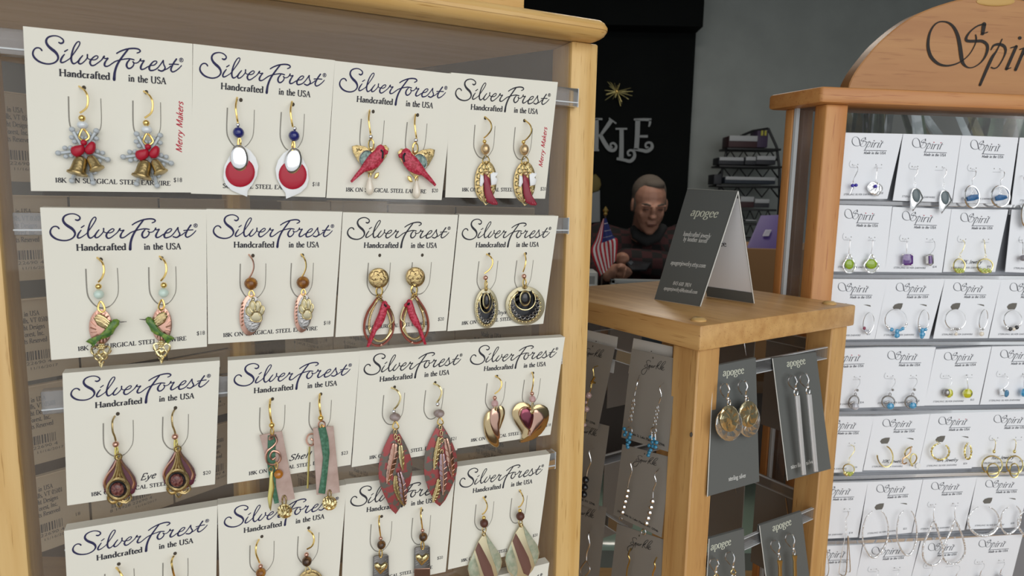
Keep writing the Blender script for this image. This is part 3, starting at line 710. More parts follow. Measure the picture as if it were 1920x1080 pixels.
PEARL = mat('pearl', 'eee4d2', .18, coat=.8); BPEARL = mat('bronze_pearl', (.62, .45, .25), .25, .7)
ABAL = mottled('abalone', '4f6b66', '8aa39a', 600, .2, lo=.4, hi=.6); MINT = mat('mint_bead', 'cfe3d8', .25, coat=.4)
HGREEN = mottled('hummingbird_green', '3f6a2e', '7d9a3c', 500, .35, lo=.4, hi=.65); TIGER = mottled('tiger_eye_bead', '7a4a1e', 'b07a34', 420, .2, lo=.42, hi=.6)
DTIGER = mottled('dark_tiger_eye', '3d2a1c', '7a5630', 420, .2, lo=.42, hi=.6); WINE = mat('wine_enamel', '5a2030', .3, coat=.4); CORALB = mat('copper_rust', '8a3a24', .4)
STONE = mottled('goldstone', '5a2c2c', '8a5a50', 900, .12, lo=.45, hi=.6); SHELLP = mottled('pink_shell', 'c9b0a6', 'b59a8e', 160, .25, lo=.3, hi=.7)
GRESIN = mottled('green_resin', '3c6a50', '55836a', 700, .35, lo=.45, hi=.65); AMBER = mat('amber_bead', 'b5701c', .1, coat=.8); YMETAL = mat('yellow_metal', (.82, .72, .25), .3, 1)
LEAFM = mottled('flame_patina', '6c655c', 'a04a4a', 260, .4, .3, lo=.47, hi=.53); GREYBEAD = mottled('frosted_agate', '8d7a72', 'a89a98', 300, .45, lo=.4, hi=.6)
ROSEB = mat('rose_crystal', 'c9a2a0', .1, coat=.8); WOODB = mat('rosewood_bead', '5a3226', .45); BEIGE = mat('champagne_foil', (.72, .64, .42), .35, .6); SEAG = mottled('sea_green_foil', 'a9b59c', 'c3c6ae', 300, .35, .4, lo=.4, hi=.6)
MAUVE = mat('mauve_foil', '7d5a50', .4, .3); KHAKI = mat('khaki_metal', (.50, .45, .30), .4, .7); HAMMER = mat('hammered_gold', (.80, .66, .34), .22, 1, bump=('n', 330, 1.0))
HEARTM = mat('polished_bronze', (.60, .46, .26), .16, 1); WINEM = mat('plum_metal', (.25, .07, .10), .16, .9); ROSEM = mat('rose_metal', (.64, .40, .31), .16, 1)
hR = lambda ax, ay, k, b=18: [(ax, ay, -1.2), (ax + .28 * k, ay + .14 * k, 1.2), (ax + .42 * k, ay + .45 * k, 2.2), (ax + .30 * k, ay + .78 * k, 2.2), (ax + b / 100 * k, ay + k, 1.2)]

def bells(e):
    ax, ay = e.anchor; t = lambda P: [(x + ax - 400, y + ay - 437, o) for x, y, o in P]
    e.hook(t([(400, 437, -1.5), (432, 462, 1), (445, 500, 2.2), (438, 545, 2), (405, 572, 1)]), 5, GOLD)
    arms = [((425, 760), (295, 775)), ((425, 760), (365, 655)), ((425, 760), (488, 662)), ((425, 760), (545, 808)), ((425, 760), (472, 925)), ((425, 760), (365, 915))]
    sn = e.tubes('snowflake', arms, 8, FROST, .3, 0)
    bl_ = []
    for (a, b) in arms:
        bl_.append((*b, 14))
        dx, dy = b[0] - a[0], b[1] - a[1]; l = math.hypot(dx, dy)
        for t_, q in ((.72, 22), (.5, 20)):
            for sg in (-1, 1): bl_.append((a[0] + dx * t_ - dy / l * q * sg, a[1] + dy * t_ + dx / l * q * sg, 12))
    e.balls('snowflake_tip', bl_, 12, FROST, .5, parent=sn)
    e.ball('bead', 415, 598, 16, GOLD, 1.5); e.ball('crystal', 418, 633, 26, CRYS, 1.5, ry=20)
    e.tube('loop', [(418, 648, 1.5), (400, 690, 2), (424, 712, 2.5), (450, 695, 2.2), (438, 668, 2), (420, 650, 1.5)], 5, GOLD)
    for (x0, y0, x1, y1, r) in ((412, 800, 390, 882, 47), (458, 795, 492, 858, 36)):
        a, b = e.w(x0, y0, 2), e.w(x1, y1, 3.2); s = r * e.s
        q = MB().lathe(a, b, [(-.12, .12 * s), (0, .5 * s), (.25, .66 * s), (.7, .74 * s), (.86, .84 * s), (.9, .98 * s), (1, s), (1.02, .9 * s)], 16).build('bell', BRASS, e.o)
    e.dome('bow', smo([(425, 735), (400, 735), (362, 745), (360, 775), (385, 795), (415, 785), (430, 765)], 2), RED, 2.4, .3, 1.5)
    e.dome('bow', smo([(428, 760), (440, 735), (465, 715), (485, 730), (482, 765), (462, 782), (440, 780)], 2), RED, 2.4, .3, 1.5)
    e.ball('bow_knot', 424, 722, 15, RED, 3)
pair(bells, (0, 0, 2.7), (400, 437), (728, 462), (425, 760, .97, .97, 325, 20), ('left gold bells earring with red bow and grey snowflake, top row', 'right gold bells earring with red bow, beside the red script of the first card'))

def redround(e):
    ax, ay = e.anchor; t = lambda P: [(x + ax - 353, y + ay - 415, o) for x, y, o in P]
    e.hook(t([(353, 415, -1.5), (344, 470, 1.6), (350, 530, 2.2), (358, 575, 1)]), 6, GOLD)
    e.ball('bead', 358, 588, 14, SILVER, 1.5); e.ball('blue_bead', 362, 636, 34, BLUE, 1.5)
    e.ring('loop', 367, 703, 8, 34, 6, GOLD, 1.2)
    e.dome('white_plate', [(340, 715), (305, 785), (272, 850), (266, 920), (280, 965), (320, 1003), (370, 1025), (416, 1042), (420, 1005), (450, 965), (478, 910), (487, 850), (470, 795), (435, 750), (385, 718)], WHITE, .2, .5, .4)
    e.dome('red_disc', ell(372, 888, 93, 93, 28), RED, .9, .5, .7); e.dome('silver_oval', ell(367, 797, 58, 84, 24, -8), SILVER, 1.7, .4, 1.0)
    e.ring('grommet', 366, 738, 11, 11, 5, GOLD, 2.4)
pair(redround, (340, 60, 3.375), (353, 415), (700, 440), (367, 800, -.95, .98, 342, 18), ('left red disc earring with silver oval and blue bead, second card of top row', 'right red disc earring with silver oval and blue bead, beside the price'))

def birdheart(e):
    ax, ay = e.anchor; t = lambda P: [(x + ax - 335, y + ay - 420, o) for x, y, o in P]
    e.hook(t([(335, 420, -1.5), (329, 480, 1.6), (336, 545, 2.2), (342, 585, 1)]), 6, GOLD)
    e.ball('bead', 342, 599, 16, SILVER, 1.5); e.ring('loop', 345, 653, 17, 36, 6, GOLD, 1.2)
    h = e.plate('heart', [(214, 664), (245, 655), (300, 664), (345, 690), (395, 664), (442, 655), (464, 680), (445, 735), (400, 795), (342, 862), (300, 815), (255, 765), (222, 705)], BRASS, .2, .6)
    rr = random.Random(4); L = []
    for i in range(26):
        x, y = rr.uniform(235, 440), rr.uniform(670, 790)
        if abs(x - 340) < 100 - (y - 670) * .75: a = rr.uniform(0, 6); L.append([(x, y), (x + 13 * math.cos(a), y + 13 * math.sin(a)), (x + 22 * math.cos(a + .7), y + 22 * math.sin(a + .7))])
    e.tubes('engraving', L, 4, PALEGOLD, .9, 3, parent=h)
    e.dome('abalone_stone', ell(312, 745, 42, 52, 18, 25), ABAL, .8, .3, .5); e.ring('stone_rim', 312, 745, 44, 54, 4, DKSILVER, 1.1, 25)
    b = e.dome('bird', [(408, 650), (432, 664), (442, 690), (437, 728), (422, 768), (392, 805), (350, 826), (300, 838), (262, 868), (214, 910), (204, 898), (235, 855), (270, 812), (300, 765), (335, 718), (368, 690), (386, 662)], CARD, 1.6, .4, 1.4)
    e.dome('beak', [(436, 680), (461, 696), (455, 716), (436, 722)], RED, 2, .3, .5, parent=b); e.tube('face_mask', [(412, 686, 3.0), (424, 706, 3.0), (420, 745, 2.8)], 7, BLACK, parent=b)
    e.tubes('wing_line', [[(390, 720), (350, 750), (310, 800)], [(400, 745), (365, 780), (330, 812)], [(375, 705), (335, 740), (300, 785)]], 4, CARD, 2.9, 3, parent=b)
    e.dome('leaf_charm', [(362, 880), (375, 845), (398, 838), (395, 865), (380, 882)], GOLD, .9, .2, .4)
    a, c = e.w(336, 868, 1.2), e.w(336, 992, 1.2); s = e.s
    MB().lathe(a, c, [(0, 4 * s), (.15, 12 * s), (.4, 22 * s), (.65, 29 * s), (.85, 25 * s), (.96, 12 * s), (1, 4 * s)], 14).build('pearl_drop', PEARL, e.o)
    e.ring('drop_loop', 336, 860, 8, 16, 4, GOLD, 1.2)
pair(birdheart, (600, 90, 3.6), (335, 420), (645, 447), (340, 750, -1, 1, 308, 24), ('left earring with a red bird on a gold heart, bird facing right', 'right earring with a red bird on a gold heart, bird facing left'))

def angel(e):
    ax, ay = e.anchor; t = lambda P: [(x + ax - 293, y + ay - 405, o) for x, y, o in P]
    e.hook(t([(293, 405, -1.5), (332, 440, 1), (340, 490, 2.2), (315, 530, 2), (286, 555, 1)]), 5.5, GOLD)
    e.ball('bead', 292, 578, 14, GOLD, 1.4); e.ball('pearl', 298, 632, 33, BPEARL, 1.4, ry=40)
    e.tube('loop', [(295, 676, 1.2), (278, 715, 1.4), (300, 735, 1.6), (325, 718, 1.5), (318, 690, 1.4), (300, 676, 1.2)], 5, GOLD)
    e.dome('bronze_oval', ell(298, 858, 76, 145, 26, 3), BRASS, .1, .5, .6)
    fil = []
    for k in range(13):
        a = R(100 + 26 * k); fil.append(ell(300 + 52 * math.cos(a), 865 + 112 * math.sin(a), 14, 17, 9))
    fil += [[(300, 720), (275, 760), (300, 800), (330, 770), (310, 745)], [(255, 960), (280, 985), (300, 1020), (320, 1000)]]
    e.tubes('filigree', fil, 5, PALEGOLD, 1.2, 2)
    e.dome('robe', [(290, 802), (325, 832), (334, 900), (352, 955), (386, 1012), (376, 1022), (345, 1020), (308, 1000), (292, 940), (287, 870)], mat('robe_red', '8e2438', .4), 1.9, .3, .8)
    e.tubes('robe_fold', [[(300, 830), (320, 920), (360, 1010)], [(312, 860), (340, 950), (376, 1012)]], 3, mat('robe_fold_pink', 'c0606c', .4), 2.6, 3)
    e.ball('head', 308, 800, 17, BPEARL, 2.2)
    e.dome('wing', [(332, 805), (352, 793), (386, 796), (366, 822), (384, 845), (372, 878), (338, 886)], WHITE, 1.8, .2, .5); e.dome('wing', [(262, 808), (284, 818), (288, 860), (272, 895), (258, 885)], WHITE, 1.8, .2, .5)
pair(angel, (830, 110, 3.725), (293, 405), (572, 428), (300, 850, 1, 1, 272, 4), ('left earring with a robed angel on a bronze oval, last card of top row', 'right earring with a robed angel on a bronze oval, nearest the red script'))

def humming(e):
    ax, ay = e.anchor; t = lambda P: [(x + ax - 400, y + ay - 370, o) for x, y, o in P]
    e.hook(t([(400, 370, -1.5), (432, 402, 1), (442, 450, 2.2), (430, 492, 2), (408, 520, 1)]), 6, GOLD)
    e.ball('bead', 408, 547, 18, GOLD, 1.5); e.ball('mint_bead', 410, 596, 29, MINT, 1.5)
    e.tube('loop', [(418, 640, 1.4), (405, 680, 1.6), (425, 705, 1.6), (446, 690, 1.6), (436, 655, 1.5)], 6, GOLD, closed=True)
    ov = e.dome('copper_oval', ell(422, 795, 72, 108, 26, 0), COPPER, .1, .5, .5)
    L = []
    for k in range(18):
        a = R(20 * k); L.append([(422 + 30 * math.cos(a), 795 + 50 * math.sin(a)), (422 + 66 * math.cos(a + .3), 795 + 100 * math.sin(a + .3))])
    e.tubes('flute', L, 5, COPPER, 1.0, 0, parent=ov)
    fil = [ell(425 + dx, 945 + dy, r, r, 10) for dx, dy, r in ((-38, -5, 24), (36, -8, 22), (-20, 32, 19), (18, 30, 18), (0, 60, 15), (0, 10, 20))] + [[(365, 930), (385, 975), (425, 1000), (460, 970), (482, 925)], [(425, 990), (418, 1020), (424, 1042), (432, 1015)]]
    e.tubes('filigree_tip', fil, 5.5, PALEGOLD, 1.0, 2); e.balls('flower', [(427 + 14 * math.cos(k * 1.05), 915 + 14 * math.sin(k * 1.05), 10) for k in range(6)] + [(427, 915, 8)], 9, PALEGOLD, 1.4)
    b = e.dome('bird', [(478, 768), (500, 748), (522, 746), (540, 758), (536, 780), (515, 805), (498, 838), (470, 858), (425, 872), (396, 890), (376, 918), (362, 900), (330, 884), (350, 868), (395, 858), (430, 830), (460, 795)], HGREEN, 1.6, .4, 1.5)
    e.tube('beak', [(535, 766, 2.4), (582, 763, 2.4)], [5, 2], DKSILVER, parent=b, sm=0)
    w = e.dome('wing', [(380, 742), (392, 722), (415, 712), (450, 730), (474, 758), (480, 785), (462, 812), (430, 800), (400, 782)], BRONZE, 2.2, .3, .6)
    e.tubes('feather_line', [[(384, 738), (430, 748), (474, 778)], [(392, 752), (430, 766), (468, 795)], [(400, 722), (440, 736), (476, 766)]], 3.5, PALEGOLD, 2.9, 3, parent=w)
pair(humming, (60, 370, 3.273), (400, 370), (783, 362), (415, 790, -.86, .97, 388, -15), ('left green hummingbird earring on copper oval, beak pointing right', 'right green hummingbird earring on copper oval, beak pointing left'))

def paw(e):
    ax, ay = e.anchor; t = lambda P: [(x + ax - 372, y + ay - 375, o) for x, y, o in P]
    e.hook(t([(372, 375, -1.5), (400, 415, 1), (408, 465, 2.2), (395, 510, 2), (375, 542, 1)]), 6, GOLD if e.k else COPPER)
    e.ball('brown_bead', 388, 585, 46, TIGER, 1.5); e.tube('loop', [(390, 632, 1.2), (372, 662, 1.4), (392, 682, 1.4), (412, 664, 1.4)], 5, GOLD, closed=True)
    e.plate('copper_oval', ell(380, 812, 76, 148, 28, 4), COPPER, .1, .6, 4)
    L = [[(330 + 0, 720 + 26 * k), (318, 735 + 26 * k)] for k in range(7)]; e.tubes('rope_edge', L, 6, ROSEM, .9, 0)
    e.dome('silver_oval', ell(402, 808, 68, 128, 28, 3), DKSILVER, .8, .4, .4)
    for (x, y, rx, ry, ro) in ((378, 785, 26, 34, -15), (400, 752, 23, 40, -5), (436, 752, 23, 40, 5), (462, 782, 19, 36, 15)):
        p = e.dome('paw_toe', ell(x, y, rx, ry, 14, ro), KHAKI, 1.6, .3, .4); e.ring('toe_rim', x, y, rx, ry, 5, PALEGOLD, 2.1, ro, 14, parent=p)
    pp = [(388, 850), (384, 820), (405, 795), (430, 788), (452, 798), (466, 830), (458, 856), (425, 862)]
    p = e.dome('paw_pad', smo(pp, 2), KHAKI, 1.7, .3, .4); e.tube('pad_rim', pp, 5, PALEGOLD, 2.2, closed=True, parent=p)
    e.ring('grommet', 402, 700, 10, 10, 5, PALEGOLD, 1.6)
pair(paw, (370, 380, 3.857), (372, 375), (750, 372), (390, 690, .78, .96, 376, -12), ('left brass paw print earring with round brown bead, second row', 'right brass paw print earring turned edge on, second row'))

def loopbird(e):
    s_ = e.dome('stud', ell(345, 545, 73, 73, 26), BRASS, .2, .8, .7)
    L = [[(345 + r * math.cos(a), 545 + r * math.sin(a)), (345 + (r + 16) * math.cos(a + .5), 545 + (r + 16) * math.sin(a + .5)), (345 + (r + 6) * math.cos(a + 1.0), 545 + (r + 6) * math.sin(a + 1.0))] for r, a in ((12, 0), (14, 2), (12, 4), (36, .4), (38, 1.5), (36, 2.6), (38, 3.7), (36, 4.8), (38, 5.9), (54, 1), (54, 3), (54, 5))]
    e.tubes('engraving', L, 4, mat('engraved_dark_gold', (.35, .24, .12), .4, 1), 1.6, 3, parent=s_)
    e.ring('loop', 352, 640, 22, 33, 7, GOLD, 1.2); e.balls('loop_cap', [(335, 680), (350, 668), (365, 685), (350, 695)], 10, BRASS, 1.2)
    pear = [(348, 690), (400, 745), (440, 810), (455, 880), (440, 955), (400, 1010), (345, 1035), (290, 1015), (250, 950), (244, 880), (265, 800), (305, 735)]
    e.tube('rear_loop', pear, 9, CORALB, .2, closed=True)
    e.tube('front_loop', [(350, 695), (395, 760), (425, 830), (432, 900), (410, 970), (360, 1002), (312, 985), (280, 920), (282, 840), (310, 760)], 8, BRASS, 1.0, closed=True)
    e.tubes('scroll', [[(360, 700), (430, 770), (455, 850), (420, 890), (440, 930), (400, 985)], [(330, 720), (285, 790), (290, 800)], [(270, 910), (290, 900), (280, 920)]], 6, PALEGOLD, 1.4, 4)
    e.ball('bead', 367, 1028, 11, COPPER, 1.6)
    b = e.dome('bird', [(372, 716), (395, 708), (408, 720), (412, 752), (404, 800), (388, 850), (360, 900), (328, 930), (305, 985), (276, 1044), (258, 1042), (280, 970), (300, 915), (318, 860), (345, 800), (360, 750)], CARD, 1.8, .4, 1.6)
    e.dome('beak', [(405, 725), (432, 750), (424, 770), (408, 762)], RED, 2.2, .2, .4, parent=b); e.tube('face_mask', [(388, 735, 3.5), (402, 752, 3.4)], 7, BLACK, parent=b, sm=0)
pair(loopbird, (620, 380, 3.857), (345, 480), (648, 475), (350, 850, -.94, .98, 256, -14), ('left earring with a red bird perched in brass loops under an engraved stud', 'right earring with a red bird in brass loops, tail pointing down right'))

def crescent(e):
    ax, ay = e.anchor
    if e.k: e.hook([(680, 393, -1.5), (690, 440, 1.4), (684, 490, 2.2), (668, 540, 1)], 6, GOLD)
    else: e.hook([(383, 400, -1.5), (418, 425, 1), (432, 465, 2.2), (412, 515, 2), (367, 552, 1)], 6, GOLD)
    e.ball('bead', 675, 573, 19, COPPER, 1.5); e.ring('loop', 680, 625, 12, 32, 6, GOLD, 1.2)
    e.plate('disc', ell(682, 800, 152, 150, 36), KHAKI, .1, .6, 5)
    cr = ell(684, 806, 118, 120, 30, 0, -60, 240) + list(reversed(ell(682, 752, 82, 84, 20, 0, -50, 230)))
    c = e.plate('crescent', cr, BLACK, .9, .4, 2)
    e.tube('crescent_rim', cr, 6, PALEGOLD, 1.3, closed=True, sm=0, parent=c)
    e.balls('scallop', [(684 + 122 * math.cos(R(a)), 806 + 124 * math.sin(R(a)), 9) for a in range(-40, 225, 14)], 9, PALEGOLD, 1.2, parent=c)
    e.tubes('flourish', [ell(684 + 100 * math.cos(R(a)), 800 + 98 * math.sin(R(a)), 15, 13, 8) for a in range(-20, 205, 20)], 3.5, DKSILVER, 1.5, 2, parent=c)
    e.dome('moon_face', ell(682, 752, 80, 82, 24), mat('pale_khaki', (.62, .58, .42), .45, .6), .7, .2, .1)
    e.dome('cabochon', ell(684, 745, 36, 52, 20), BLACK, 1.4, .4, 1.4); e.ring('cabochon_rim', 684, 745, 39, 56, 7, PALEGOLD, 1.7)
    e.ring('grommet', 682, 656, 14, 14, 6, BRASS, 1.2)
pair(crescent, (820, 380, 4.156), (383, 400), (680, 393), (682, 800, 1, 1, 0, 0), ('left black crescent earring on a khaki disc, turned sideways', 'right black crescent earring on a khaki disc with dark oval stone, facing front'), affl=(682, 625, .60, 1.04, -302, 14))

def eyedrop(e):
    ax, ay = e.anchor; t = lambda P: [(x + ax - 402, y + ay - 418, o) for x, y, o in P]
    e.hook(t([(402, 418, -1.5), (386, 455, 1.4), (388, 515, 2.2), (402, 555, 1.4), (408, 580, 1)]), 6, BRASS)
    e.ball('bead', 408, 603, 20, COPPER, 1.5); e.ring('loop', 413, 652, 8, 36, 6, YMETAL, 1.2)
    e.dome('plum_drop', [(422, 678), (455, 715), (500, 765), (535, 815), (548, 860), (532, 915), (490, 945), (430, 955), (372, 945), (335, 910), (324, 865), (340, 810), (375, 750), (402, 705)], WINE, .1, .5, .4)
    ribs = [[(420, 690), (395, 750), (355, 800), (332, 850), (340, 890)], [(424, 690), (415, 760), (395, 815), (370, 850)], [(430, 690), (440, 760), (460, 815), (482, 855)], [(434, 690), (465, 745), (505, 795), (528, 850), (515, 890)], [(426, 700), (425, 770), (412, 830)], [(428, 700), (432, 770), (440, 830)]]
    e.tubes('strand', ribs[:1] + ribs[3:4], 8, COPPER, 1.0, 4); e.tubes('strand', ribs[1:3] + ribs[4:], 8, BRASS, 1.2, 4)
    e.ring('ring_frame', 424, 895, 68, 66, 13, BRASS, 1.3, 0, 24); e.ring('inner_rim', 420, 895, 49, 48, 6, BLACK, 1.8)
    e.dome('stone', ell(420, 895, 46, 45, 20), STONE, 1.2, .4, 1.5)
    e.tubes('scroll', [ell(388, 960, 24, 20, 10), ell(465, 955, 24, 20, 10), [(360, 930), (355, 960), (385, 990), (430, 975)], [(500, 925), (510, 955), (475, 985), (430, 975)], [(430, 972), (412, 990), (432, 1012), (450, 988), (430, 972)]], 6, BRASS, .9, 2)
    e.ring('top_loop', 424, 684, 20, 18, 8, BRASS, 1.2)
pair(eyedrop, (100, 660, 3.485), (402, 418), (792, 377), (420, 850, .98, .97, 387, -57), ('left purple stone drop earring with brass strands, third row', 'right purple stone drop earring with brass strands, near the third row price'))

def shell(e):
    if e.k:
        e.hook([(622, 290, -1.5), (618, 340, 1.4), (622, 390, 2.2), (628, 425, 1)], 7, GOLD); e.ball('bead', 627, 438, 17, GOLD, 1.5)
        e.ring('loop', 632, 478, 20, 22, 5, COPPER, 1.2); e.ring('loop', 633, 500, 8, 20, 5, GOLD, 1.4)
        e.tubes('coil', [[(585, 535), (555, 540), (540, 570), (550, 600), (575, 605), (585, 580), (565, 565)]], 6, COPPER, -.6, 4); e.tube('bar', [(558, 615, -.6), (552, 740, -.6), (546, 868, -.6)], 6, YMETAL, sm=0)
        e.plate('shell', [(578, 498), (703, 486), (743, 890), (682, 902), (600, 905)], SHELLP, .1, .7, 4)
        e.plate('green_strip', [(610, 498), (655, 490), (672, 560), (679, 650), (668, 760), (652, 900), (612, 895), (630, 780), (640, 680), (626, 580)], GRESIN, 1.0, .8, 5)
        c = (680, 958)
        e.ring('coin_loop', 680, 905, 10, 24, 5, BRONZE, 1.4)
    else:
        e.hook([(318, 322, -1.5), (313, 370, 1.4), (318, 430, 2.2), (326, 468, 1)], 7, GOLD); e.ball('bead', 326, 482, 17, GOLD, 1.5); e.ring('loop', 328, 520, 8, 26, 5, GOLD, 1.3)
        e.plate('shell', [(250, 542), (388, 516), (428, 720), (468, 930), (372, 952), (310, 760)], SHELLP, .1, .7, 4)
        e.plate('green_strip', [(302, 545), (352, 538), (348, 640), (345, 760), (352, 860), (370, 955), (342, 962), (318, 860), (298, 720)], GRESIN, .9, .6, 4)
        e.tube('coil', [(335, 560), (312, 570), (318, 550), (345, 548), (356, 580), (335, 610), (300, 640), (288, 680), (305, 718), (345, 722), (378, 695), (372, 655), (335, 640), (315, 668), (330, 692), (350, 680)], 6.5, COPPER, 2.2)
        e.dome('gold_leaf', [(320, 762), (333, 765), (334, 810), (342, 860), (330, 930), (320, 1010), (308, 985), (300, 930), (308, 860), (312, 800)], YMETAL, 2.0, .3, .4)
        e.ring('leaf_loop', 322, 752, 12, 14, 4, BRONZE, 2.4); e.ball('amber_bead', 368, 782, 29, AMBER, 2.6); e.ring('bead_loop', 354, 730, 7, 20, 4, GOLD, 2.4)
        c = (405, 1008); e.ring('coin_loop', 402, 945, 12, 30, 6, BRONZE, 1.4)
    q = e.hammer('coin', ell(*c, 46, 44, 14), HAMMER, 1.2, .6, .4, e.k + 3); e.tubes('coin_ridge', [[(c[0] - 28 + 16 * i, c[1] - 34), (c[0] - 20 + 16 * i, c[1]), (c[0] - 24 + 16 * i, c[1] + 32)] for i in range(4)], 4, PALEGOLD, 2.0, 3, parent=q)
pair(shell, (410, 650, 3.273), (318, 322), (622, 290), (0, 0, 1, 1, 0, 0), ('left shell strip earring with copper coil, amber bead and gold leaf', 'right shell strip earring with curved green strip and coin'), base=.0052)

def feather(e, P, w, m, o):
    q = spl([(*p, o) for p in P], 5); n = len(q); L = []; Rr = []
    for i, p in enumerate(q):
        a, b = q[max(i - 1, 0)], q[min(i + 1, n - 1)]; dx, dy = b[0] - a[0], b[1] - a[1]; l = math.hypot(dx, dy) or 1
        ww = w * math.sin(math.pi * min(1, .12 + .88 * i / (n - 1))) ** .7 * (1 + .16 * (i % 2))
        L.append((p[0] - dy / l * ww, p[1] + dx / l * ww)); Rr.append((p[0] + dy / l * ww, p[1] - dx / l * ww))
    f = e.plate('feather', L + Rr[::-1], m[0], o, .35, 2)
    e.tube('quill', [(x, y, o + .5) for x, y, _ in q], 5, m[1], sm=0, parent=f)
    e.tubes('barb', [[(q[i][0], q[i][1]), L[max(0, i - 1)] if i % 2 else Rr[max(0, i - 1)]] for i in range(2, n - 1)], 2, m[1], o + .4, 0, parent=f)
def leafs(e):
    e.hook(hR(298, 308, 130, 10) if not e.k else hR(550, 283, 115, 14), 6, PALEGOLD)
    if not e.k:
        e.ball('bead', 312, 448, 14, SILVER, 1.5); e.ball('agate_bead', 320, 483, 33, GREYBEAD, 1.5, ry=24); e.tube('loop', [(322, 508, 1.4), (306, 540, 1.6), (324, 556, 1.6), (342, 540, 1.6)], 4.5, GOLD, closed=True)
        e.plate('leaf', smo([(316, 545), (352, 590), (395, 670), (420, 760), (412, 860), (380, 950), (322, 1058), (270, 980), (232, 890), (219, 800), (235, 710), (275, 615)], 2), LEAFM, .2, .6, 5)
        fs = [([(318, 640), (308, 720), (290, 800), (272, 878)], 30, (ROSEM, COPPER), 1.6), ([(352, 650), (358, 720), (366, 800)], 20, (PALEGOLD, PALEGOLD), 2.0), ([(345, 810), (362, 880), (372, 960), (380, 1005)], 26, (mat('violet_metal', (.45, .33, .36), .3, 1), ROSEM), 2.2), ([(322, 830), (325, 900), (350, 970), (375, 1012)], 20, (BRASS, PALEGOLD), 1.4)]
        ch = [(320, 570), (322, 600), (340, 610), (345, 630)]
    else:
        e.ball('bead', 572, 405, 14, SILVER, 1.5); e.ball('agate_bead', 582, 461, 33, GREYBEAD, 1.5, ry=24); e.tube('loop', [(588, 486, 1.4), (573, 515, 1.6), (590, 530, 1.6), (607, 515, 1.6)], 4.5, GOLD, closed=True)
        e.plate('leaf', smo([(585, 520), (620, 560), (662, 640), (688, 730), (682, 820), (645, 920), (585, 1012), (535, 950), (500, 860), (490, 770), (502, 680), (545, 580)], 2), LEAFM, .2, .6, 5)
        fs = [([(584, 600), (572, 670), (560, 740), (552, 795)], 20, (BRASS, PALEGOLD), 1.8), ([(622, 610), (640, 690), (655, 780), (660, 840)], 26, (ROSEM, COPPER), 1.6), ([(600, 700), (605, 780), (608, 860), (606, 945)], 28, (mat('violet_metal', '', .3, 1), ROSEM), 2.3), ([(580, 850), (572, 910), (555, 960), (545, 990)], 20, (BRASS, PALEGOLD), 1.4)]
        ch = [(590, 545), (595, 580), (600, 620), (598, 690)]
    for P, w, m, o in fs: feather(e, P, w * .74, m, o)
    e.tubes('chain', [ell(x, y, 8, 14, 8) for x, y in ch], 4, BRONZE, 1.8, 0, closed=True)
pair(leafs, (640, 630, 3.176), (298, 308), (550, 283), (0, 0, 1, 1, 0, 0), ('left mottled leaf earring with copper and gold feathers', 'right mottled leaf earring with copper and gold feathers, hanging higher'), base=.0055)

def hearts(e):
    if e.k:
        e.hook([(636, 380, -1.5), (648, 420, 1.4), (645, 480, 2.2), (634, 535, 1)], 6, GOLD); e.ball('bead', 637, 552, 17, COPPER, 1.5); e.ball('rose_crystal', 641, 596, 29, ROSEB, 1.5, nu=8, nv=5, flat=True); e.ring('loop', 641, 662, 7, 38, 5, PALEGOLD, 2.4)
        hp = smo([(640, 668), (610, 635), (560, 622), (510, 640), (478, 690), (480, 740), (505, 800), (545, 860), (555, 910), (530, 944), (560, 946), (640, 922), (710, 872), (755, 800), (772, 725), (758, 665), (710, 640), (665, 645)], 2)
        e.plate('heart', hp, HEARTM, .1, .7, 12)
        e.dome('plum_half', smo([(635, 690), (600, 668), (560, 680), (542, 720), (550, 770), (580, 810), (615, 845), (640, 790), (650, 730)], 2), WINEM, 1.0, .3, .9)
        e.dome('rose_half', smo([(648, 690), (690, 690), (730, 720), (740, 760), (700, 820), (650, 870), (618, 898), (622, 850), (640, 790)], 2), ROSEM, .9, .3, .5)
        e.tube('seam', [(640, 690, 2), (590, 662, 2), (545, 690, 2), (540, 740, 2), (580, 815, 2), (618, 850, 2), (612, 895, 2)], 6, ROSEM)
        e.ball('grommet', 638, 700, 20, PALEGOLD, 1.8, rz=6)
    else:
        e.hook([(340, 408, -1.5), (380, 440, 1), (392, 480, 2.2), (372, 525, 2), (335, 555, 1)], 6, GOLD); e.ball('bead', 335, 587, 17, COPPER, 1.5); e.ball('rose_crystal', 336, 632, 31, ROSEB, 1.5, nu=8, nv=5, flat=True)
        e.dome('heart', smo([(295, 688), (262, 720), (246, 770), (246, 830), (262, 905), (300, 962), (350, 986), (368, 960), (362, 900), (345, 860), (330, 800), (320, 730)], 2), HEARTM, .1, .6, 1.6)
        e.dome('heart_lobe', smo([(368, 655), (398, 655), (416, 690), (410, 745), (390, 800), (370, 850), (362, 800), (372, 730)], 2), HEARTM, .4, .4, .8)
        e.dome('rose_half', smo([(330, 664), (300, 700), (292, 760), (300, 820), (325, 880), (360, 920), (376, 905), (372, 850), (375, 790), (380, 720), (365, 680)], 2), ROSEM, 1.6, .3, 1.2)
        e.ring('loop', 345, 668, 8, 20, 5, PALEGOLD, 2.6)
pair(hearts, (850, 610, 4.32), (340, 408), (636, 380), (0, 0, 1, 1, 0, 0), ('left bronze heart earring seen from its side, last card of third row', 'right bronze heart earring with plum centre, facing front'))

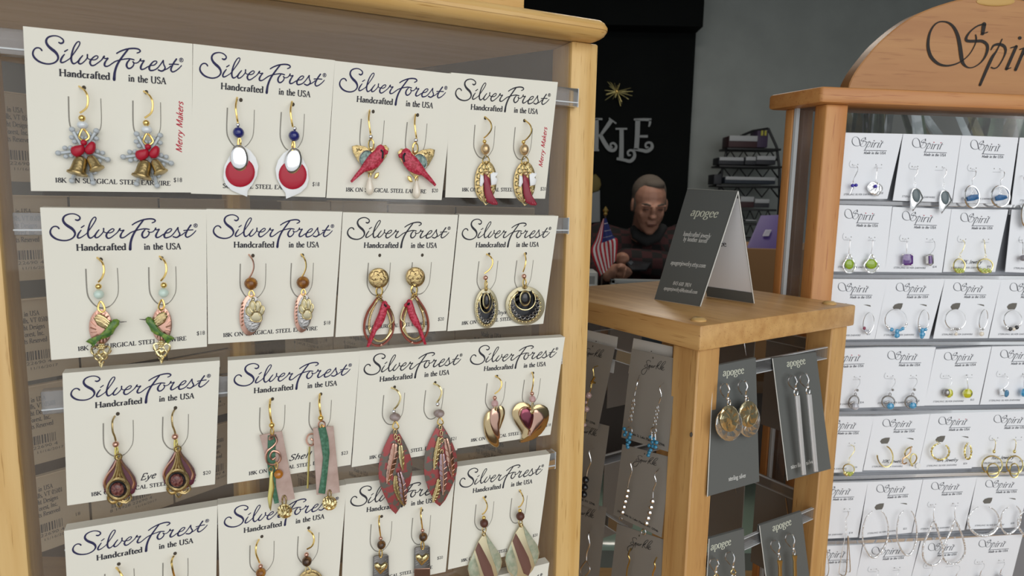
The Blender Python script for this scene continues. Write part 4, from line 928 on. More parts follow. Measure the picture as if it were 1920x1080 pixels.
def plainhook(e):
    x, y = e.anchor
    e.hook([(x, y, -1.5), (x + 40, y + 50, 1), (x + 75, y + 120, 2.2), (x + 60, y + 190, 1.5), (x + 40, y + 240, 1)] if not e.k else [(x, y, -1.5), (x - 25, y + 60, 1.4), (x - 10, y + 160, 2.2), (x + 10, y + 240, 1)], 11, GOLD)
    e.ball('bead', x + 25, y + 275, 30, GOLD, 1.5); e.dome('drop', ell(x + 25, y + 480, 110, 170, 20), BRASS, .5, .5, 1)
pair(plainhook, (100, 920, 5.818), (685, 838), (1315, 712), (0, 0, 1, 1, 0, 0), ('left gold hook earring on the first card of the cut off row', 'right gold hook earring on the first card of the cut off row'))
def brownbead(e):
    x, y = e.anchor; k = 1 if e.k else -1
    e.hook([(462, 710, -1.5), (435, 770, 1.4), (432, 850, 2.2), (455, 915, 1.6), (468, 945, 1)] if not e.k else [(960, 615, -1.5), (1005, 655, 1), (1020, 715, 2.2), (1000, 775, 2), (948, 808, 1)], 9, GOLD)
    bx, by = (478, 980) if not e.k else (943, 863)
    e.ball('bead', bx, by, 23, COPPER, 1.5); e.ball('brown_bead', bx + 4, by + 68, 50, TIGER if not e.k else DTIGER, 1.5)
    e.tube('loop', [(bx + 8, by + 118, 1.4), (bx - 10, by + 165, 1.6), (bx + 20, by + 190, 1.6), (bx + 48, by + 165, 1.6)], 7, PALEGOLD, closed=True)
    e.plate('bronze_disc', ell(bx + 45, by + 290, 135, 140, 26), BRASS, .2, .7, 8); e.ring('disc_rim', bx + 45, by + 290, 110, 115, 7, BRONZE, 1.1)
pair(brownbead, (400, 880, 5.4), (462, 710), (960, 615), (0, 0, 1, 1, 0, 0), ('left brown bead earring cut off at the bottom, second card of last row', 'right brown bead earring above a bronze disc at the bottom edge'))
def tagheart(e):
    x, y = e.anchor
    e.hook([(x, y, -1.5), (x - 6, y + 55, 1.4), (x, y + 120, 2.2), (x + 8, y + 185, 1)], 8, GOLD)
    e.ball('bead', x + 10, y + 208, 18, COPPER, 1.5); e.ball('brown_bead', x + 17, y + 268, 41, DTIGER, 1.5); e.ring('loop', x + 10, y + 345, 14, 38, 6, GOLD, 1.3)
    dx = 0 if not e.k else 380; dy = 0 if not e.k else -80
    P = [(292 + dx, 905 + dy), (305 + dx, 893 + dy), (420 + dx, 880 + dy), (432 + dx, 890 + dy), (434 + dx, 1040 + dy), (434 + dx, 1240 + dy), (288 + dx, 1260 + dy)]
    t = e.plate('dark_tag', P, mat('gunmetal', (.16, .15, .14), .4, .8), .2, .7, 5)
    e.tubes('ripple', [[(300 + dx, 930 + 22 * i + dy), (340 + dx, 915 + 22 * i + dy), (385 + dx, 935 + 22 * i + dy), (428 + dx, 915 + 22 * i + dy)] for i in range(7)], 3, DKSILVER, .9, 4, parent=t)
    e.plate('copper_band', [(290 + dx, 1092 + dy), (434 + dx, 1085 + dy), (434 + dx, 1235 + dy), (288 + dx, 1250 + dy)], ROSEM, .9, .4, 4)
    h = smo([(365 + dx, 975 + dy), (335 + dx, 955 + dy), (305 + dx, 970 + dy), (308 + dx, 1005 + dy), (335 + dx, 1035 + dy), (355 + dx, 1060 + dy), (385 + dx, 1035 + dy), (418 + dx, 1000 + dy), (425 + dx, 965 + dy), (400 + dx, 950 + dy)], 2)
    e.dome('gold_heart', h, HAMMER, 1.2, .4, 1.2)
pair(tagheart, (640, 860, 4.909), (352, 525), (737, 452), (0, 0, 1, 1, 0, 0), ('left dark tag earring with a small gold heart, bottom row', 'right dark tag earring with a small gold heart and copper band, bottom row'), base=.0052)
def stripeleaf(e):
    x, y = e.anchor
    e.hook([(x, y, -1.5), (x + 26, y + 45, 1), (x + 32, y + 85, 2.2), (x + 12, y + 125, 2), (x - 8, y + 140, 1)], 6, GOLD)
    e.ball('bead', x + 5, y + 168, 16, GOLD, 1.5); e.ball('wood_bead', x + 8, y + 213, 35, WOODB, 1.5); e.ring('loop', x + 8, y + 262, 14, 22, 6, PALEGOLD, 1.3)
    dx, dy = (0, 0) if not e.k else (302, -72)
    T = lambda P: [(a + dx, b + dy) for a, b in P]
    e.plate('champagne_leaf', T([(290, 732), (310, 742), (370, 830), (420, 900), (435, 960), (425, 1010), (380, 1100), (300, 1200), (230, 1180), (180, 1110), (158, 1020), (165, 980), (210, 880), (245, 800)]), BEIGE, .2, .6, 5)
    e.plate('mauve_band', T([(246, 805), (262, 830), (310, 920), (350, 1000), (372, 1080), (350, 1150), (310, 1130), (270, 1020), (220, 870)]), MAUVE, .9, .3, 2)
    e.plate('green_band', T([(308, 745), (370, 828), (418, 900), (432, 960), (424, 1010), (400, 1060), (380, 990), (345, 900), (318, 810)]), SEAG, .9, .3, 2)
    e.plate('green_band', T([(208, 888), (222, 940), (245, 1010), (262, 1090), (250, 1170), (190, 1110), (162, 1020), (170, 975)]), SEAG, .9, .3, 2)
    e.ring('grommet', 290 + dx, 740 + dy, 13, 14, 5, BRASS, 1.3)
pair(stripeleaf, (840, 830, 4.32), (285, 440), (578, 383), (0, 0, 1, 1, 0, 0), ('left striped leaf earring with rosewood bead, bottom right card', 'right striped leaf earring with rosewood bead, next to the oak post'), base=.0052)
# ------------------------------------------------------------------ oak tower with the grey and charcoal cards
dR, dL = PR.d, PLf.d
zt = TF.z; zbt = PR.at(1310, 660).z
LT = PR.ux(PR.at(1603, 600))
tower = thing('earring_tower', 'small oak tower stand with charcoal cards, between the two large racks', 'display stand', (TF.x, TF.y, TABLE_Z))
o3 = V((TF.x, TF.y, 0))
MB().box(o3, dR, dL, UP, 0, LT, 0, LT, zbt, zt, .0016, 1).build('top_board', OAK2, tower)
iT = .0035; wl = (PLf.at(1262, 700) - PLf.at(1310, 700)).length; wl = max(.016, min(wl, .024))
for (ur_, vl_, gx) in ((0, 0, 0), (1, 0, 0), (0, 1, 0), (1, 1, 0)):
    u0 = iT if not ur_ else LT - iT - wl; v0 = iT if not vl_ else LT - iT - wl
    lg = MB().box(o3, dR, dL, UP, u0, u0 + wl, v0, v0 + wl, TABLE_Z, zbt, .001, 2, 1).build('leg', OAK2, tower)
    c = o3 + dR * (u0 + wl * .45) + dL * (v0 + wl * .45)
    MB().lathe(c + UP * (zt - .001), c + UP * (zt + .0022), [(0, .0052), (.6, .0052), (1, .0035)], 14).build('dowel_plug', OAK, lg)
MB().box(o3, dR, dL, UP, iT, LT - iT, iT, LT - iT, TABLE_Z, TABLE_Z + .012, .001).build('base_board', OAK2, tower)
MB().ball(PR.at(1296, 815, -.0032), dR * .0012, PR.n * .0008, UP * .0018, 8, 6).build('peg_hole', HOLE, tower)
TC = clear('tower_acrylic', (.86, .87, .88), .10, 1.0, .05)
def tstrip(face, u0, u1, z0, z1):
    if face == 'R': b = MB().box(o3, dR, dL, UP, u0, u1, .006, .008, z0, z1)
    elif face == 'L': b = MB().box(o3, dL, dR, UP, u0, u1, .006, .008, z0, z1)
    elif face == 'BR': b = MB().box(o3, dL, dR, UP, u0, u1, LT - .008, LT - .006, z0, z1)
    else: b = MB().box(o3, dR, dL, UP, u0, u1, LT - .008, LT - .006, z0, z1)
    p = b.build('card_rail', TC, tower, smooth=False)
    e = MB(); dd, ee, q = {'R': (dR, dL, .0059), 'L': (dL, dR, .0059), 'BR': (dL, dR, LT - .0081), 'BL': (dR, dL, LT - .0081)}[face]
    for z in (z0, z1): e.box(o3, dd, ee, UP, u0, u1, q, q + .0022, z - .0003, z + .0003)
    e.build('rail_edge', EDGE, p, smooth=False)
zs = []
for yy in (666, 985):
    z1 = PR.at(1440, yy + 8, -.005).z; zs.append(z1)
for z1 in zs + [zs[1] - (zs[0] - zs[1])]:
    for f_ in ('R', 'L', 'BR', 'BL'): tstrip(f_, wl * .6, LT - wl * .6, z1 - .009, z1)
CHAR = mat('charcoal_card', '636664', .55); GREYC = mat('grey_card', '9a948b', .7); EDGEW = mat('card_white_edge', 'd8d8d2', .8)
PALETXT = mat('pale_print', 'd6d8c6', .7); WHITETXT = mat('white_print', 'e2e2de', .7); WHITEB = mat('card_inside_white', 'f2f2f4', .8)
def card_edge(c, side):
    a, b = (c.c[0], c.c[3]) if side == 'l' else (c.c[1], c.c[2])
    MB().tube([a + c.n * .0001, b + c.n * .0001], .00035, 4).build('cut_edge', EDGEW, c.o)
apg = serif('apogee', 13, 5)
def inv_line(c, x0, y0, x1, y1): return (*c.inv(x0, y0), *c.inv(x1, y1))
AC = []
for q, lb, tx, bt, xh in (
    (((1337, 687), (1417, 671), (1423.6, 903), (1326, 931)), 'charcoal card with hammered disc earrings, upper left on the oak tower', (1354.4, 701.7, 1394.4, 695.6), (1364.7, 898, 1397.5, 891), .0),
    (((1448, 672), (1530, 660.5), (1558, 879), (1476, 901)), 'charcoal card with long silver bar earrings, upper right on the oak tower', (1474.8, 687, 1510, 681), (1482, 878, 1528, 866), 0),
    (((1329, 1010), (1394.6, 991.6), (1402, 1222), (1317, 1250)), 'charcoal card at the bottom left of the oak tower, beside the front leg', (1332, 1027, 1370, 1016), None, 0),
    (((1423.6, 985.6), (1502.4, 959), (1530, 1180), (1452, 1206)), 'charcoal card with gold bar earrings, lower right on the oak tower', (1447.5, 996, 1483, 983), None, 0)):
    c = Card(PR, q, lb, group='charcoal cards on the oak tower', o0=-.0045, o1=-.0015, m=CHAR, lip=.0015, th=.0005); AC.append(c)
    u0, v0, u1, v1 = inv_line(c, *tx)
    c.text('maker_name', [(apg, u0, v0, u1, v1, .060, 0)], PALETXT)
    if bt:
        u0, v0, u1, v1 = inv_line(c, *bt); c.text('metal_note', [(serif('sterling silver', 14, 9), u0, v0, u1, v1, .034, .1)], WHITETXT)
    card_edge(c, 'l')
SK = []; _hk = homog(((1184.4, 654), (1270, 673), (1252, 847), (1165, 820)))
skl = pen(Lk, 3); skl = ([_hk(1190 + x / 18, 660 + y / 18) for x, y in skl[0]], skl[1])
for q, lb in ((((1184.4, 654), (1270, 673), (1252, 847), (1165, 820)), 'grey card with blue cluster earrings, top right on the left side of the tower'),
              (((1167, 833), (1256, 857), (1240, 1008), (1150, 965)), 'grey card with silver nugget earrings, second down on the left side of the tower'),
              (((1157, 982), (1246, 1012), (1228, 1190), (1138, 1150)), 'grey card with gold hooks, third down on the left side of the tower'),
              (((1077, 633), (1152.5, 652), (1120.5, 805), (1042, 780)), 'grey card with pink bead earring, half hidden behind the honey oak post'),
              (((1062, 778), (1142, 799), (1120.5, 957), (1040, 930)), 'grey card with black bead earring, half hidden behind the honey oak post'),
              (((1055, 928), (1137, 952), (1118, 1120), (1036, 1090)), 'grey card with silver wire earring, lowest beside the honey oak post')):
    c = Card(PLf, q, lb, group='grey cards on the oak tower', o0=-.0045, o1=-.002, m=GREYC, lip=.0, th=.0004); SK.append(c)
    c.shape('signature', skl, mat('black_print', '222022', .8))
    c.text('address', [(serif('2437 Main St. Lake Placid, NY 12946', 16, 9, n=2), .08, .93, .93, .955, .026, 0)], mat('black_print', '', 0))
    c.shape('punched_hole', disc2(.5, .045, .012, 8), HOLE, .0001)
for q, lb in ((((1188, 634), (1261, 650), (1258, 720), (1178, 700)), 'white card showing above the top right grey card of the tower'), (((1085, 615), (1158, 632), (1150, 700), (1075, 680)), 'white card showing above the grey card beside the honey oak post')):
    c = Card(PLf, q, lb, group='white cards behind the grey cards', o0=-.0095, o1=-.009, m=mat('bright_white_card', 'dcdad4', .8), lip=0, th=.0004); c.shape('punched_hole', disc2(.5, .25, .015, 8), HOLE, .0001)
# backs of cards on the far sides of the tower
pbk = None
for f_, us in (('BR', (.03, .085)), ('BL', (.03, .085))):
    for u in us:
        for z1 in zs:
            dd, ee = (dL, dR) if f_ == 'BR' else (dR, dL)
            o_ = o3 + dd * (wl + u - .02) + ee * (LT - .0075 + .003); o_ = V((o_.x, o_.y, z1))
            if pbk is None:
                pbk = thing('earring_card', 'back of a charcoal card on the far side of the oak tower', 'card', o_, 'card backs on the far side of the tower')
                MB().box(o_, dd, ee, UP, 0, .043, 0, .0006, -.088, 0).build('card_sheet', mat('card_back_grey', '8a857e', .8), pbk, smooth=False)
                MB().tube([o_ + dd * .012 + ee * -.0006 + UP * -.012, o_ + dd * .008 + ee * -.0006 + UP * -.028], .0004, 5).build('wire_end', SILVER, pbk); az0 = math.atan2(dd.y, dd.x)
            else:
                r = dup(pbk, o_, math.atan2(dd.y, dd.x) - az0)
                for ch in r.children: pass
# folded sign standing on the tower
T_ = lambda x, y: atz(x, y, zt + .0004)
BR_, BL_, BR2 = T_(1313, 574.7), T_(1227, 560.7), T_(1414, 568.7); BL2 = BR2 + (BL_ - BR_)
mid = (BR_ + BR2) / 2; rr_ = ray(1384, 358.7); tt = (mid - EYE).xy.length / rr_.xy.length; TRr = EYE + rr_ * tt
rl_ = ray(1289, 354); ml = (BL_ + BL2) / 2; _pn = (BR_ - TRr).cross(BL_ - TRr); TLl = EYE + rl_ * ((TRr - EYE).dot(_pn) / rl_.dot(_pn))
sign = thing('folded_sign', 'charcoal folded card sign with white lettering, standing on the oak tower', 'sign', (mid.x, mid.y, zt))
nf = (TRr - TLl).cross(BL_ - TLl).normalized()
if nf.dot(EYE - mid) < 0: nf = -nf
def leafgrid(q, nn):
    N = 8; b = MB().prism([p - nn * .0005 for p in q], nn * .0004); b.add([bl(q, i / N, j / N) for j in range(N + 1) for i in range(N + 1)], [(j * (N + 1) + i, (j + 1) * (N + 1) + i, (j + 1) * (N + 1) + i + 1, j * (N + 1) + i + 1) for j in range(N) for i in range(N)]); return b
leafgrid((TLl, TRr, BR_, BL_), nf).build('front_leaf', CHAR, sign, smooth=False)
nb = (TRr - TLl).cross(BL2 - TLl).normalized()
if nb.dot(mid - TRr) < 0: nb = -nb                       # inward side of the back leaf
BL2 = BR2 + (TLl - TRr) * ((BL_ - BR_).length / (TLl - TRr).length); BL2 = V((BL2.x, BL2.y, BR2.z)); bq = [TLl, TRr, BR2, BL2]
bk = leafgrid(bq, nb).build('back_leaf', WHITEB, sign, smooth=False)
f2 = lambda u, v: bl(bq, u, v) + nb * .0003
MB().add([f2(0, .90), f2(1, .90), f2(1, 1), f2(0, 1)], [(0, 1, 2, 3)]).build('dark_band', CHAR, bk, smooth=False)
MB().add([f2(0, 0), f2(1, 0), f2(1, .06), f2(0, .06)], [(0, 1, 2, 3)]).build('dark_band', CHAR, bk, smooth=False)
b = MB(); textline(b, apg, f2, .16, .50, .62, .50, .052); b.build('maker_name', INK, bk, smooth=False)
MB().tube([TRr, BR_], .00045, 5).tube([TRr, BR2], .00045, 5).build('cut_edge', EDGEW, sign)
MB().tube([TLl, TRr], .0003, 5).build('fold_edge', mat('fold_grey', '8e918c', .6), sign)
fq = [TLl, TRr, BR_, BL_]; f1 = lambda u, v: bl(fq, u, v) + nf * .0002
hs = homog(((1289, 354), (1384, 358.7), (1313, 574.7), (1227, 560.7)))
def sx(x, y): return hs(1240 + x / 4.909, 360 + y / 4.909)
def signline(b, s, x0, y0, x1, y1, h, th=14, tn=8): u0, v0 = sx(x0, y0); u1, v1 = sx(x1, y1); textline(b, serif(s, th, tn), f1, u0, v0, u1, v1, h / 4.909 / 215, .12)
b = MB(); signline(b, 'apogee', 262, 232, 510, 250, 82, 13, 5); b.build('maker_name', PALETXT, sign, smooth=False)
b = MB()
signline(b, 'handcrafted jewerly', 196, 418, 446, 442, 40); signline(b, 'by heather sorrell', 196, 465, 414, 486, 40); signline(b, 'apogeejewelry.etsy.com', 80, 680, 402, 712, 40)
signline(b, '843 610 3924', 104, 862, 268, 884, 34); signline(b, 'apogeejewelry@hotmail.com', 20, 904, 328, 944, 34); b.build('lettering', WHITETXT, sign, smooth=False)

# earrings on the tower
GT = 'earrings on the oak tower'
def tear(label, crop, anchor, pl): 
    e = Ear(label, crop, anchor, pl, base=.0022 if pl is PR else .0018, group=GT); e.h0 = -2.2 if pl is PR else -2.0; return e
c3 = (1330, 640, 3.6); SILH = mat('hammered_silver', (.90, .90, .88), .22, .95, bump=('n', 260, .4)); GLDH = mat('hammered_pale_gold', (.90, .78, .48), .2, .95, bump=('n', 200, .4))
for lb, ax, ay, bx, by, sxx, sy, gx, gy in (('left hammered disc earring, gold over silver, on the charcoal card', 95, 285, 125, 386, 130, 560, 133, 520), ('right hammered disc earring, gold over silver, overlapped by its pair', 215, 265, 245, 370, 262, 528, 262, 490)):
    e = tear(lb, c3, (ax, ay), PR); oo = 0 if ax > 150 else 2.2
    e.hook([(ax, ay, -1), (ax + 25, ay + 5, 1), (ax + 42, ay + 40, 3), (bx + 4, by - 40, 3), (bx, by - 14, 2)], 6, SILVER)
    e.tube('hook_shadow_arc', [(ax, ay, -1.8), (ax - 20, ay + 25, -1.6), (ax - 15, ay + 60, -1.6), (ax + 5, ay + 90, -1.4)], 5, DKSILVER)  # dark arc modelled for the shadow the hook throws on its card
    e.ball('bead', bx, by, 12, SILVER, 2); e.ring('loop', bx + 8, by + 28, 9, 20, 5, SILVER, 2)
    e.hammer('silver_disc', ell(sxx, sy, 90 if oo else 78, 112 if oo else 118, 20), SILH, .6 + oo, .5, .6, ax); e.hammer('gold_disc', ell(gx, gy, 64, 90, 16), GLDH, 2.1 + oo, .5, .7, ax + 1)
c8 = (1300, 620, 2.3467)
for lb, hx, hy, bx, by, x0, y0, x1, y1 in (('left long silver bar earring on the charcoal card', 432, 196, 449, 255, 454, 283, 484, 632), ('right long silver bar earring on the charcoal card', 483, 186, 502, 248, 506, 278, 537, 618)):
    e = tear(lb, c8, (hx, hy), PR); e.hook([(hx, hy, -1), (hx + 14, hy + 6, 1), (hx + 24, hy + 28, 2.5), (bx + 3, by - 20, 2.5), (bx, by - 8, 2)], 3.6, SILVER)
    e.tube('hook_shadow_arc', [(hx, hy, -1.8), (hx - 14, hy + 18, -1.6), (hx - 10, hy + 42, -1.6), (hx + 8, hy + 60, -1.4)], 3.4, DKSILVER)  # hook shadow drawn as a dark tube
    e.ball('bead', bx, by, 8, SILVER, 2); e.tubes('loop', [ell(bx + 2, by + 17, 8, 14, 10)], 3, SILVER, 2, 0, closed=True)
    e.plate('bar', [(x0 - 9, y0 + 3), (x0 + 9, y0), (x1 + 8, y1 - 2), (x1 - 8, y1 + 2)], mat('brushed_silver', (.80, .81, .82), .42, .5), 1.5, .9, 3)
c4 = (1340, 900, 6.0)
for lb, hx, hy, bx, by, kind in (('left pear loop earring at the bottom left charcoal card', 0, 880, 15, 1032, 'p'), ('right pear loop earring at the bottom left charcoal card', 175, 805, 205, 976, 'p'), ('left gold bar earring on the lower right charcoal card', 685, 675, 717, 828, 'b'), ('right gold bar earring on the lower right charcoal card', 850, 602, 883, 772, 'b')):
    e = tear(lb, c4, (hx, hy), PR); e.hook([(hx, hy, -1), (hx + 30, hy + 20, 1), (hx + 48, hy + 70, 2.5), (bx + 10, by - 60, 2.5), (bx, by - 18, 2)], 9, SILVER)
    e.tube('hook_shadow_arc', [(hx, hy, -1.8), (hx - 45, hy + 20, -1.6), (hx - 55, hy + 70, -1.6), (hx - 25, hy + 120, -1.4), (hx + 5, hy + 150, -1)], 7, DKSILVER)  # dark tube in place of the shadow left of the hook
    e.ball('bead', bx, by, 19, SILVER, 2)
    if kind == 'p': e.tube('pear_loop', [(bx + 5, by + 25), (bx - 22, by + 60), (bx + 5, by + 85), (bx + 32, by + 60)], 8, PALEGOLD, 2, closed=True); e.tube('lower_loop', [(bx + 10, by + 85), (bx - 25, by + 140), (bx + 20, by + 190), (bx + 60, by + 140)], 8, SILVER, 2, closed=True)
    else:
        e.ring('loop', bx + 8, by + 45, 12, 28, 6, SILVER, 2)
        e.plate('gold_bar', [(bx - 18, by + 72), (bx + 35, by + 68), (bx + 28, by + 140), (bx + 34, by + 300), (bx + 50, by + 620), (bx + 5, by + 630), (bx - 2, by + 300), (bx - 4, by + 140)], PALEGOLD, 1.5, .9, 6)
c7 = (1080, 620, 2.346); AQUA = mat('aqua_crystal', '2f86ac', .1, coat=.8); PINK = mat('pink_crystal', 'b79a96', .15, coat=.6)
def wire(e, P, m, r=2.6): e.hook([(P[0][0], P[0][1], -1)] + [(x, y, 2) for x, y in P[1:]], r, m)
def chain(e, x0, y0, x1, y1, n, m, r=7):
    L = []
    for i in range(n):
        t = (i + .5) / n; L.append(ell(x0 + (x1 - x0) * t, y0 + (y1 - y0) * t, r if i % 2 else r * .45, abs(y1 - y0) / n * .62, 8))
    e.tubes('chain', L, 1.6, m, 2, 0, closed=True)
e = tear('left blue cluster earring on a silver chain, upper grey card', c7, (281, 196), PLf); wire(e, [(281, 196), (270, 230), (262, 262), (258, 285)], SILVER); chain(e, 256, 300, 238, 400, 6, SILVER); e.ring('loop', 236, 440, 11, 16, 3, SILVER, 2)
e.balls('blue_bead', [(212, 432), (222, 447), (214, 458), (236, 470), (240, 455), (226, 482), (234, 490), (226, 500), (228, 512)], 9, AQUA, 2)
e = tear('right blue cluster earring on a silver chain, upper grey card', c7, (386, 229), PLf); wire(e, [(386, 229), (368, 250), (375, 285), (364, 320)], SILVER); chain(e, 361, 330, 346, 420, 6, SILVER); e.ring('loop', 342, 440, 12, 14, 3, SILVER, 2)
e.tubes('drop_wire', [[(334, 445), (334, 480)], [(348, 445), (350, 480)]], 3, SILVER, 2, 0); e.balls('blue_bead', [(328, 468), (344, 476), (354, 492), (336, 490), (322, 505), (338, 508), (350, 512), (328, 525), (318, 548), (322, 535)], 9, AQUA, 2)
e = tear('left silver nugget earring hanging on the second grey card', c7, (262, 574), PLf); wire(e, [(262, 574), (240, 580), (246, 615), (234, 655), (228, 690)], SILVER)
for x, y in ((228, 704), (223, 728), (217, 751), (211, 775), (205, 798)): e.ball('nugget', x, y, 10, SILVER, 2, nu=6, nv=4, flat=True)
e.ring('end_loop', 197, 826, 6, 8, 2.5, SILVER, 2)
e = tear('right silver nugget earring hanging on the second grey card', c7, (366, 607), PLf); wire(e, [(366, 607), (346, 635), (352, 665), (340, 700), (338, 735)], SILVER)
for x, y in ((336, 750), (330, 776), (324, 800), (317, 824), (310, 846)): e.ball('nugget', x, y, 11, SILVER, 2, nu=6, nv=4, flat=True)
e.tubes('end_loop', [ell(298, 885, 9, 13, 10)], 3, SILVER, 2, 0, closed=True)
e = tear('left gold hook earring on the third grey card of the tower', c7, (242, 958), PLf); wire(e, [(242, 958), (230, 985), (236, 1010), (226, 1045), (222, 1085)], GOLD, 3.5); e.ball('bead', 220, 1095, 9, GOLD, 2)
e = tear('right gold hook earring on the third grey card of the tower', c7, (355, 998), PLf); wire(e, [(355, 998), (345, 1020), (348, 1040), (338, 1070), (335, 1110)], GOLD, 3.5); e.ball('bead', 334, 1120, 9, GOLD, 2)
e = tear('pink bead earring with gold wrap, beside the honey oak post', c7, (96, 155), PLf); wire(e, [(96, 155), (76, 165), (78, 195), (72, 235)], GOLD); e.tubes('gold_wrap', [[(82, 205), (70, 225), (66, 250)], [(66, 225), (84, 230)]], 5, GOLD, 2.4, 3); e.balls('pink_bead', [(55, 285, 15), (46, 345, 14), (44, 315, 8), (38, 415, 9)], 14, PINK, 2); e.tubes('bead_pin', [[(68, 250), (56, 285), (45, 345), (38, 420)]], 2, GOLD, 1.6)
e = tear('black bead earring on silver hook, beside the honey oak post', c7, (80, 516), PLf); wire(e, [(80, 516), (58, 530), (66, 575), (52, 610), (47, 640)], SILVER); e.balls('black_bead', [(42, 656), (38, 688), (34, 720)], 16, BLACK, 2)
e = tear('silver wire earring lowest beside the honey oak post', c7, (70, 870), PLf); wire(e, [(70, 870), (55, 900), (60, 940), (48, 975), (46, 1010)], SILVER, 3); e.tubes('wire_scroll', [[(46, 1010), (20, 1050), (30, 1090)], [(46, 1010), (62, 1050), (40, 1080)]], 3, SILVER, 2, 4)
# ------------------------------------------------------------------ cedar rack with the white cards
rack3 = thing('earring_rack', 'cedar earring rack with arched sign board and white cards, rightmost display', 'display rack', (SP0.x, SP0.y, TABLE_Z))
dS, nS = PS.d, PS.n; o5 = V((SP0.x, SP0.y, 0)); side = V((math.sin(AZSS), math.cos(AZSS), 0))
def vpoly(name, pts, z0, z1, m, parent, grain='z', bev=.0012):
    bm = bmesh.new(); vs = [bm.verts.new((p.x, p.y, z0)) for p in pts]; f = bm.faces.new(vs)
    ex = bmesh.ops.extrude_face_region(bm, geom=[f])
    for v in ex['geom']:
        if isinstance(v, bmesh.types.BMVert): v.co.z = z1
    bmesh.ops.recalc_face_normals(bm, faces=bm.faces)
    if bev: bmesh.ops.bevel(bm, geom=list(bm.edges), offset=bev, segments=2, affect='EDGES', profile=.5)
    bm.verts.index_update(); mb = MB(); d = dS
    mb.add([v.co.copy() for v in bm.verts], [tuple(v.index for v in q.verts) for q in bm.faces],
           [((v.co.z, v.co.x, v.co.y) if grain == 'z' else (v.co.dot(d), v.co.z, v.co.dot(nS))) for v in bm.verts]); bm.free()
    return mb.build(name, m, parent)
lf = PS.at(1542, 161, .012); lz1 = lf.z; lz0 = PS.at(1539, 192, .012).z
K = PS.at(1542, 300, .006); K = V((K.x, K.y, 0)); wS = (PS.at(1583, 197, .006) - PS.at(1542, 197, .006)).dot(dS)
PSS = Pl(K, AZSS)
t_ = lambda px: PSS.ux(PSS.at(px, 300))
tr0, tr1, tg = t_(1480), t_(1466), t_(1520)
vpoly('post', [K, K + dS * wS, K + dS * wS + side * tg * 1.0, K + side * tg], TABLE_Z, lz0, CEDAR, rack3)
vpoly('post', [K + side * tr0, K + side * tr0 + dS * wS, K + side * tr1 + dS * wS, K + side * tr1], TABLE_Z, lz0, CEDAR, rack3)
WR = .30
for a_ in (0, tr0): vpoly('post', [K + dS * WR + side * a_, K + dS * (WR + wS) + side * a_, K + dS * (WR + wS) + side * (a_ + tg), K + dS * WR + side * (a_ + tg)], TABLE_Z, lz0, CEDAR, rack3)
SL = V((lf.x, lf.y, 0)); PL2 = Pl(SL, AZSS); sd = PL2.ux(PL2.at(1440, 200))
vpoly('lid', [SL, SL + dS * (WR + wS + .03), SL + dS * (WR + wS + .03) + side * sd, SL + side * sd], lz0, lz1, CEDAR, rack3, 'x', .0025)
vpoly('base_board', [SL, SL + dS * (WR + wS + .03), SL + dS * (WR + wS + .03) + side * sd, SL + side * sd], TABLE_Z, TABLE_Z + .018, CEDAR, rack3, 'x', .002)
vpoly('side_panel', [K + side * (tg - .002) + dS * .004, K + side * (tg - .002) + dS * .006, K + side * (tr0 + .002) + dS * .006, K + side * (tr0 + .002) + dS * .004], TABLE_Z + .018, lz0, clear('smoky_side_panel', (.84, .86, .88), .07, .8, .03), rack3, bev=0)
vpoly('panel_edge', [K + side * (tr0 - .0035) + dS * .0005, K + side * (tr0 - .0035) + dS * .0035, K + side * (tr0 - .001) + dS * .0035, K + side * (tr0 - .001) + dS * .0005], TABLE_Z + .018, lz0, EDGE, rack3, bev=0)
# arched board with carved lettering
OB = -.016
arch = [(1590, 161.7), (1603, 136), (1620, 112.5), (1642, 86), (1664.5, 65), (1686.7, 47), (1714.5, 29), (1742, 16.7), (1770, 7), (1809, -3)]
Lf = [PS.at(x, y, OB) for x, y in arch]; uc = PS.ux(PS.at(1872, 0, OB)); top = PS.at(1872, -9, OB)
pts_ = spl([tuple(p) for p in Lf + [top]], 3); pts_ = [V(p) for p in pts_]
mir = [V((o5.x, o5.y, 0)) + dS * (2 * uc - PS.ux(p)) + nS * OB + UP * p.z for p in pts_[-2::-1]]
outl = pts_ + mir; outl[0] = V((outl[0].x, outl[0].y, lz1)); outl[-1] = V((outl[-1].x, outl[-1].y, lz1))
b = MB().prism([p - nS * .013 for p in outl], nS * .0125, .0012); b.g = {i: (v.dot(dS), v.z * .8, v.dot(nS)) for i, v in enumerate(b.v)}
sb = b.build('sign_board', CEDARL, rack3, auto=25)
MB().dome([PS.at(x, y, OB) for x, y in ell(1866, 3, 36, 9, 18)], nS * .0005, .001).build('pale_knot', mat('pale_pine', 'c9a25e', .6), sb)
b = MB(); sh = pen(Ls, 4); lay(b, sh, lambda x, y: PS.at(1720 + x / 6.75, 20 + y / 6.75, OB + .0006))
for x, y in LDOT: lay(b, disc2(x, y, 22, 12), lambda x, y: PS.at(1720 + x / 6.75, 20 + y / 6.75, OB + .0006))
b.build('lettering', mat('burnt_lettering', '2a2420', .8), sb, smooth=False)
